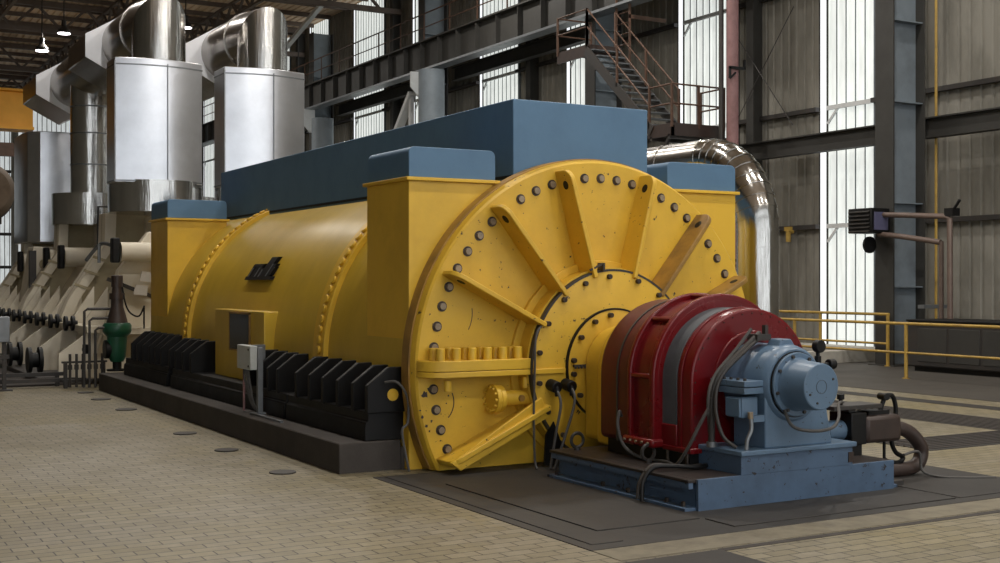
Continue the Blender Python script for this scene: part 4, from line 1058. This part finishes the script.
# maroon downpipe
DP = thing('downpipe', (19.4, 22.7, 0), 'tall faded maroon pipe in front of the white wall panel', 'pipe')
MB().cyl((19.4, 22.7, 0), (19.4, 22.7, 13.4), .145, 20).build('pipe', 'pipered', DP)
MB().cyl((19.25, 22.93, 0), (19.25, 22.93, 13.4), .06, 14).build('side_pipe', 'blackgrey', DP)
m = MB()
for z in (2.2, 6.75, 11): m.box(19.16, 19.64, 22.5, 22.56, z-.02, z+.04).box(19.16, 19.2, 22.5, 22.56, z-.25, z+.02).box(19.6, 19.64, 22.5, 22.56, z-.0, z+.22).bar((19.18, 22.53, z-.25), (19.35, 22.53, z-.1), .04)
m.build('pipe_clamp', 'black', DP)

# ------------------------------------------------------------------ stairs to the crane walkway
ST = thing('stairs', (18.5, 25, 5.2), 'rusty steel stairs with platforms leading up the window wall', 'stairs')
MB().box(18.0, 19.6, 23.2, 24.15, 5.40, 5.46).box(18.0, 19.6, 23.2, 23.26, 5.16, 5.40).box(18.0, 18.06, 23.2, 24.15, 5.16, 5.40).build('lower_platform', 'browndark', ST)
MB().box(18.0, 19.1, 26.75, 28.25, 7.84, 7.90).box(18.0, 18.06, 26.75, 28.25, 7.6, 7.84).box(18.0, 19.1, 26.75, 26.81, 7.6, 7.84).build('upper_platform', 'browndark', ST)
MB().bar((18.0, 26.85, 7.75), (18.0, 24.0, 5.33), .05, .24).build('stringer', 'blackgrey', ST)
MB().bar((18.9, 26.85, 7.75), (18.9, 24.0, 5.33), .05, .24).build('stringer', 'blackgrey', ST)
nt_ = 13
for k in range(nt_):
    t_ = (k+.7)/nt_; y = 26.8-2.75*t_; z = 7.86-2.42*t_
    MB().box(18.02, 18.88, y-.12, y+.12, z-.015, z+.015).build('tread', 'galv', ST)
def rail3(pts, posts, h=.92):
    m = MB()
    for hh in (h, h*.5): 
        for a, b in zip(pts, pts[1:]): m.cyl((a[0], a[1], a[2]+hh), (b[0], b[1], b[2]+hh), .022, 8)
    for p in posts: m.box(p[0]-.025, p[0]+.025, p[1]-.025, p[1]+.025, p[2]-.1, p[2]+h+.02)
    m.build('handrail', 'railrust', ST)
rail3([(18.0, 26.8, 7.9), (18.0, 24.1, 5.5)], [(18.0, 26.8, 7.9), (18.0, 25.45, 6.7), (18.0, 24.1, 5.5)])
rail3([(18.9, 26.8, 7.9), (18.9, 24.1, 5.5)], [(18.9, 26.8, 7.9), (18.9, 25.45, 6.7), (18.9, 24.1, 5.5)])
rail3([(18.0, 24.1, 5.46), (18.0, 23.22, 5.46), (19.58, 23.22, 5.46), (19.58, 24.1, 5.46)], [(18.0, 23.22, 5.46), (18.8, 23.22, 5.46), (19.58, 23.22, 5.46), (19.58, 24.1, 5.46)])
rail3([(18.0, 26.8, 7.9), (18.0, 28.22, 7.9), (19.08, 28.22, 7.9)], [(18.0, 28.22, 7.9), (19.08, 28.22, 7.9), (18.0, 26.8, 7.9)])
for a, b in (((18.1, 23.4, 5.2), (18.1, 24.1, 4.3)), ((19.5, 23.4, 5.2), (19.9, 23.4, 4.3))): MB().bar(a, b, .07).build('support_brace', 'blackgrey', ST)
for y0_, x0_, z0_ in ((24.0, 18.0, 5.1), (23.3, 18.0, 5.1), (28.0, 19.1, 7.5)): MB().box(x0_, 20.1, y0_, y0_+.08, z0_, z0_+.1).build('support_bracket', 'blackgrey', ST)
LA = thing('ladder', (19.1, 26.4, 7.8), 'rusty vertical ladder rising beside the stairs', 'ladder')
MB().box(19.0, 19.05, 26.9, 26.95, 7.9, 13).box(19.0, 19.05, 26.3, 26.35, 6.4, 13).build('ladder_rail', 'railrust', LA)
m = MB()
for k in range(18): m.cyl((19.02, 26.32, 7.95+k*.28), (19.02, 26.92, 7.95+k*.28), .014, 8)
m.build('rung', 'railrust', LA)
for z in (8.6, 12.6): MB().box(19.0, 20.2, 26.3, 26.36, z, z+.1).build('wall_arm', 'railrust', LA)

# ------------------------------------------------------------------ world and camera
w = bpy.data.worlds.new('world'); bpy.context.scene.world = w; w.use_nodes = True
bg = w.node_tree.nodes['Background']
bg.inputs['Color'].default_value = (.93, .97, 1, 1); bg.inputs['Strength'].default_value = 2.3

cam = bpy.data.cameras.new('camera'); cam.sensor_width = 36; cam.lens = 36*1235/1000; cam.clip_end = 300; cam.shift_y = .0005
co = bpy.data.objects.new('camera', cam); COL.objects.link(co); co.location = (0, 0, 1.7)
yaw = math.atan2(709, 1235)
co.rotation_euler = (PI/2, 0, -yaw)
sc = bpy.context.scene; sc.camera = co
sc.view_settings.view_transform = 'Standard'; sc.view_settings.look = 'None'; sc.view_settings.exposure = 0; sc.view_settings.gamma = 1
sc.view_settings.use_curve_mapping = False
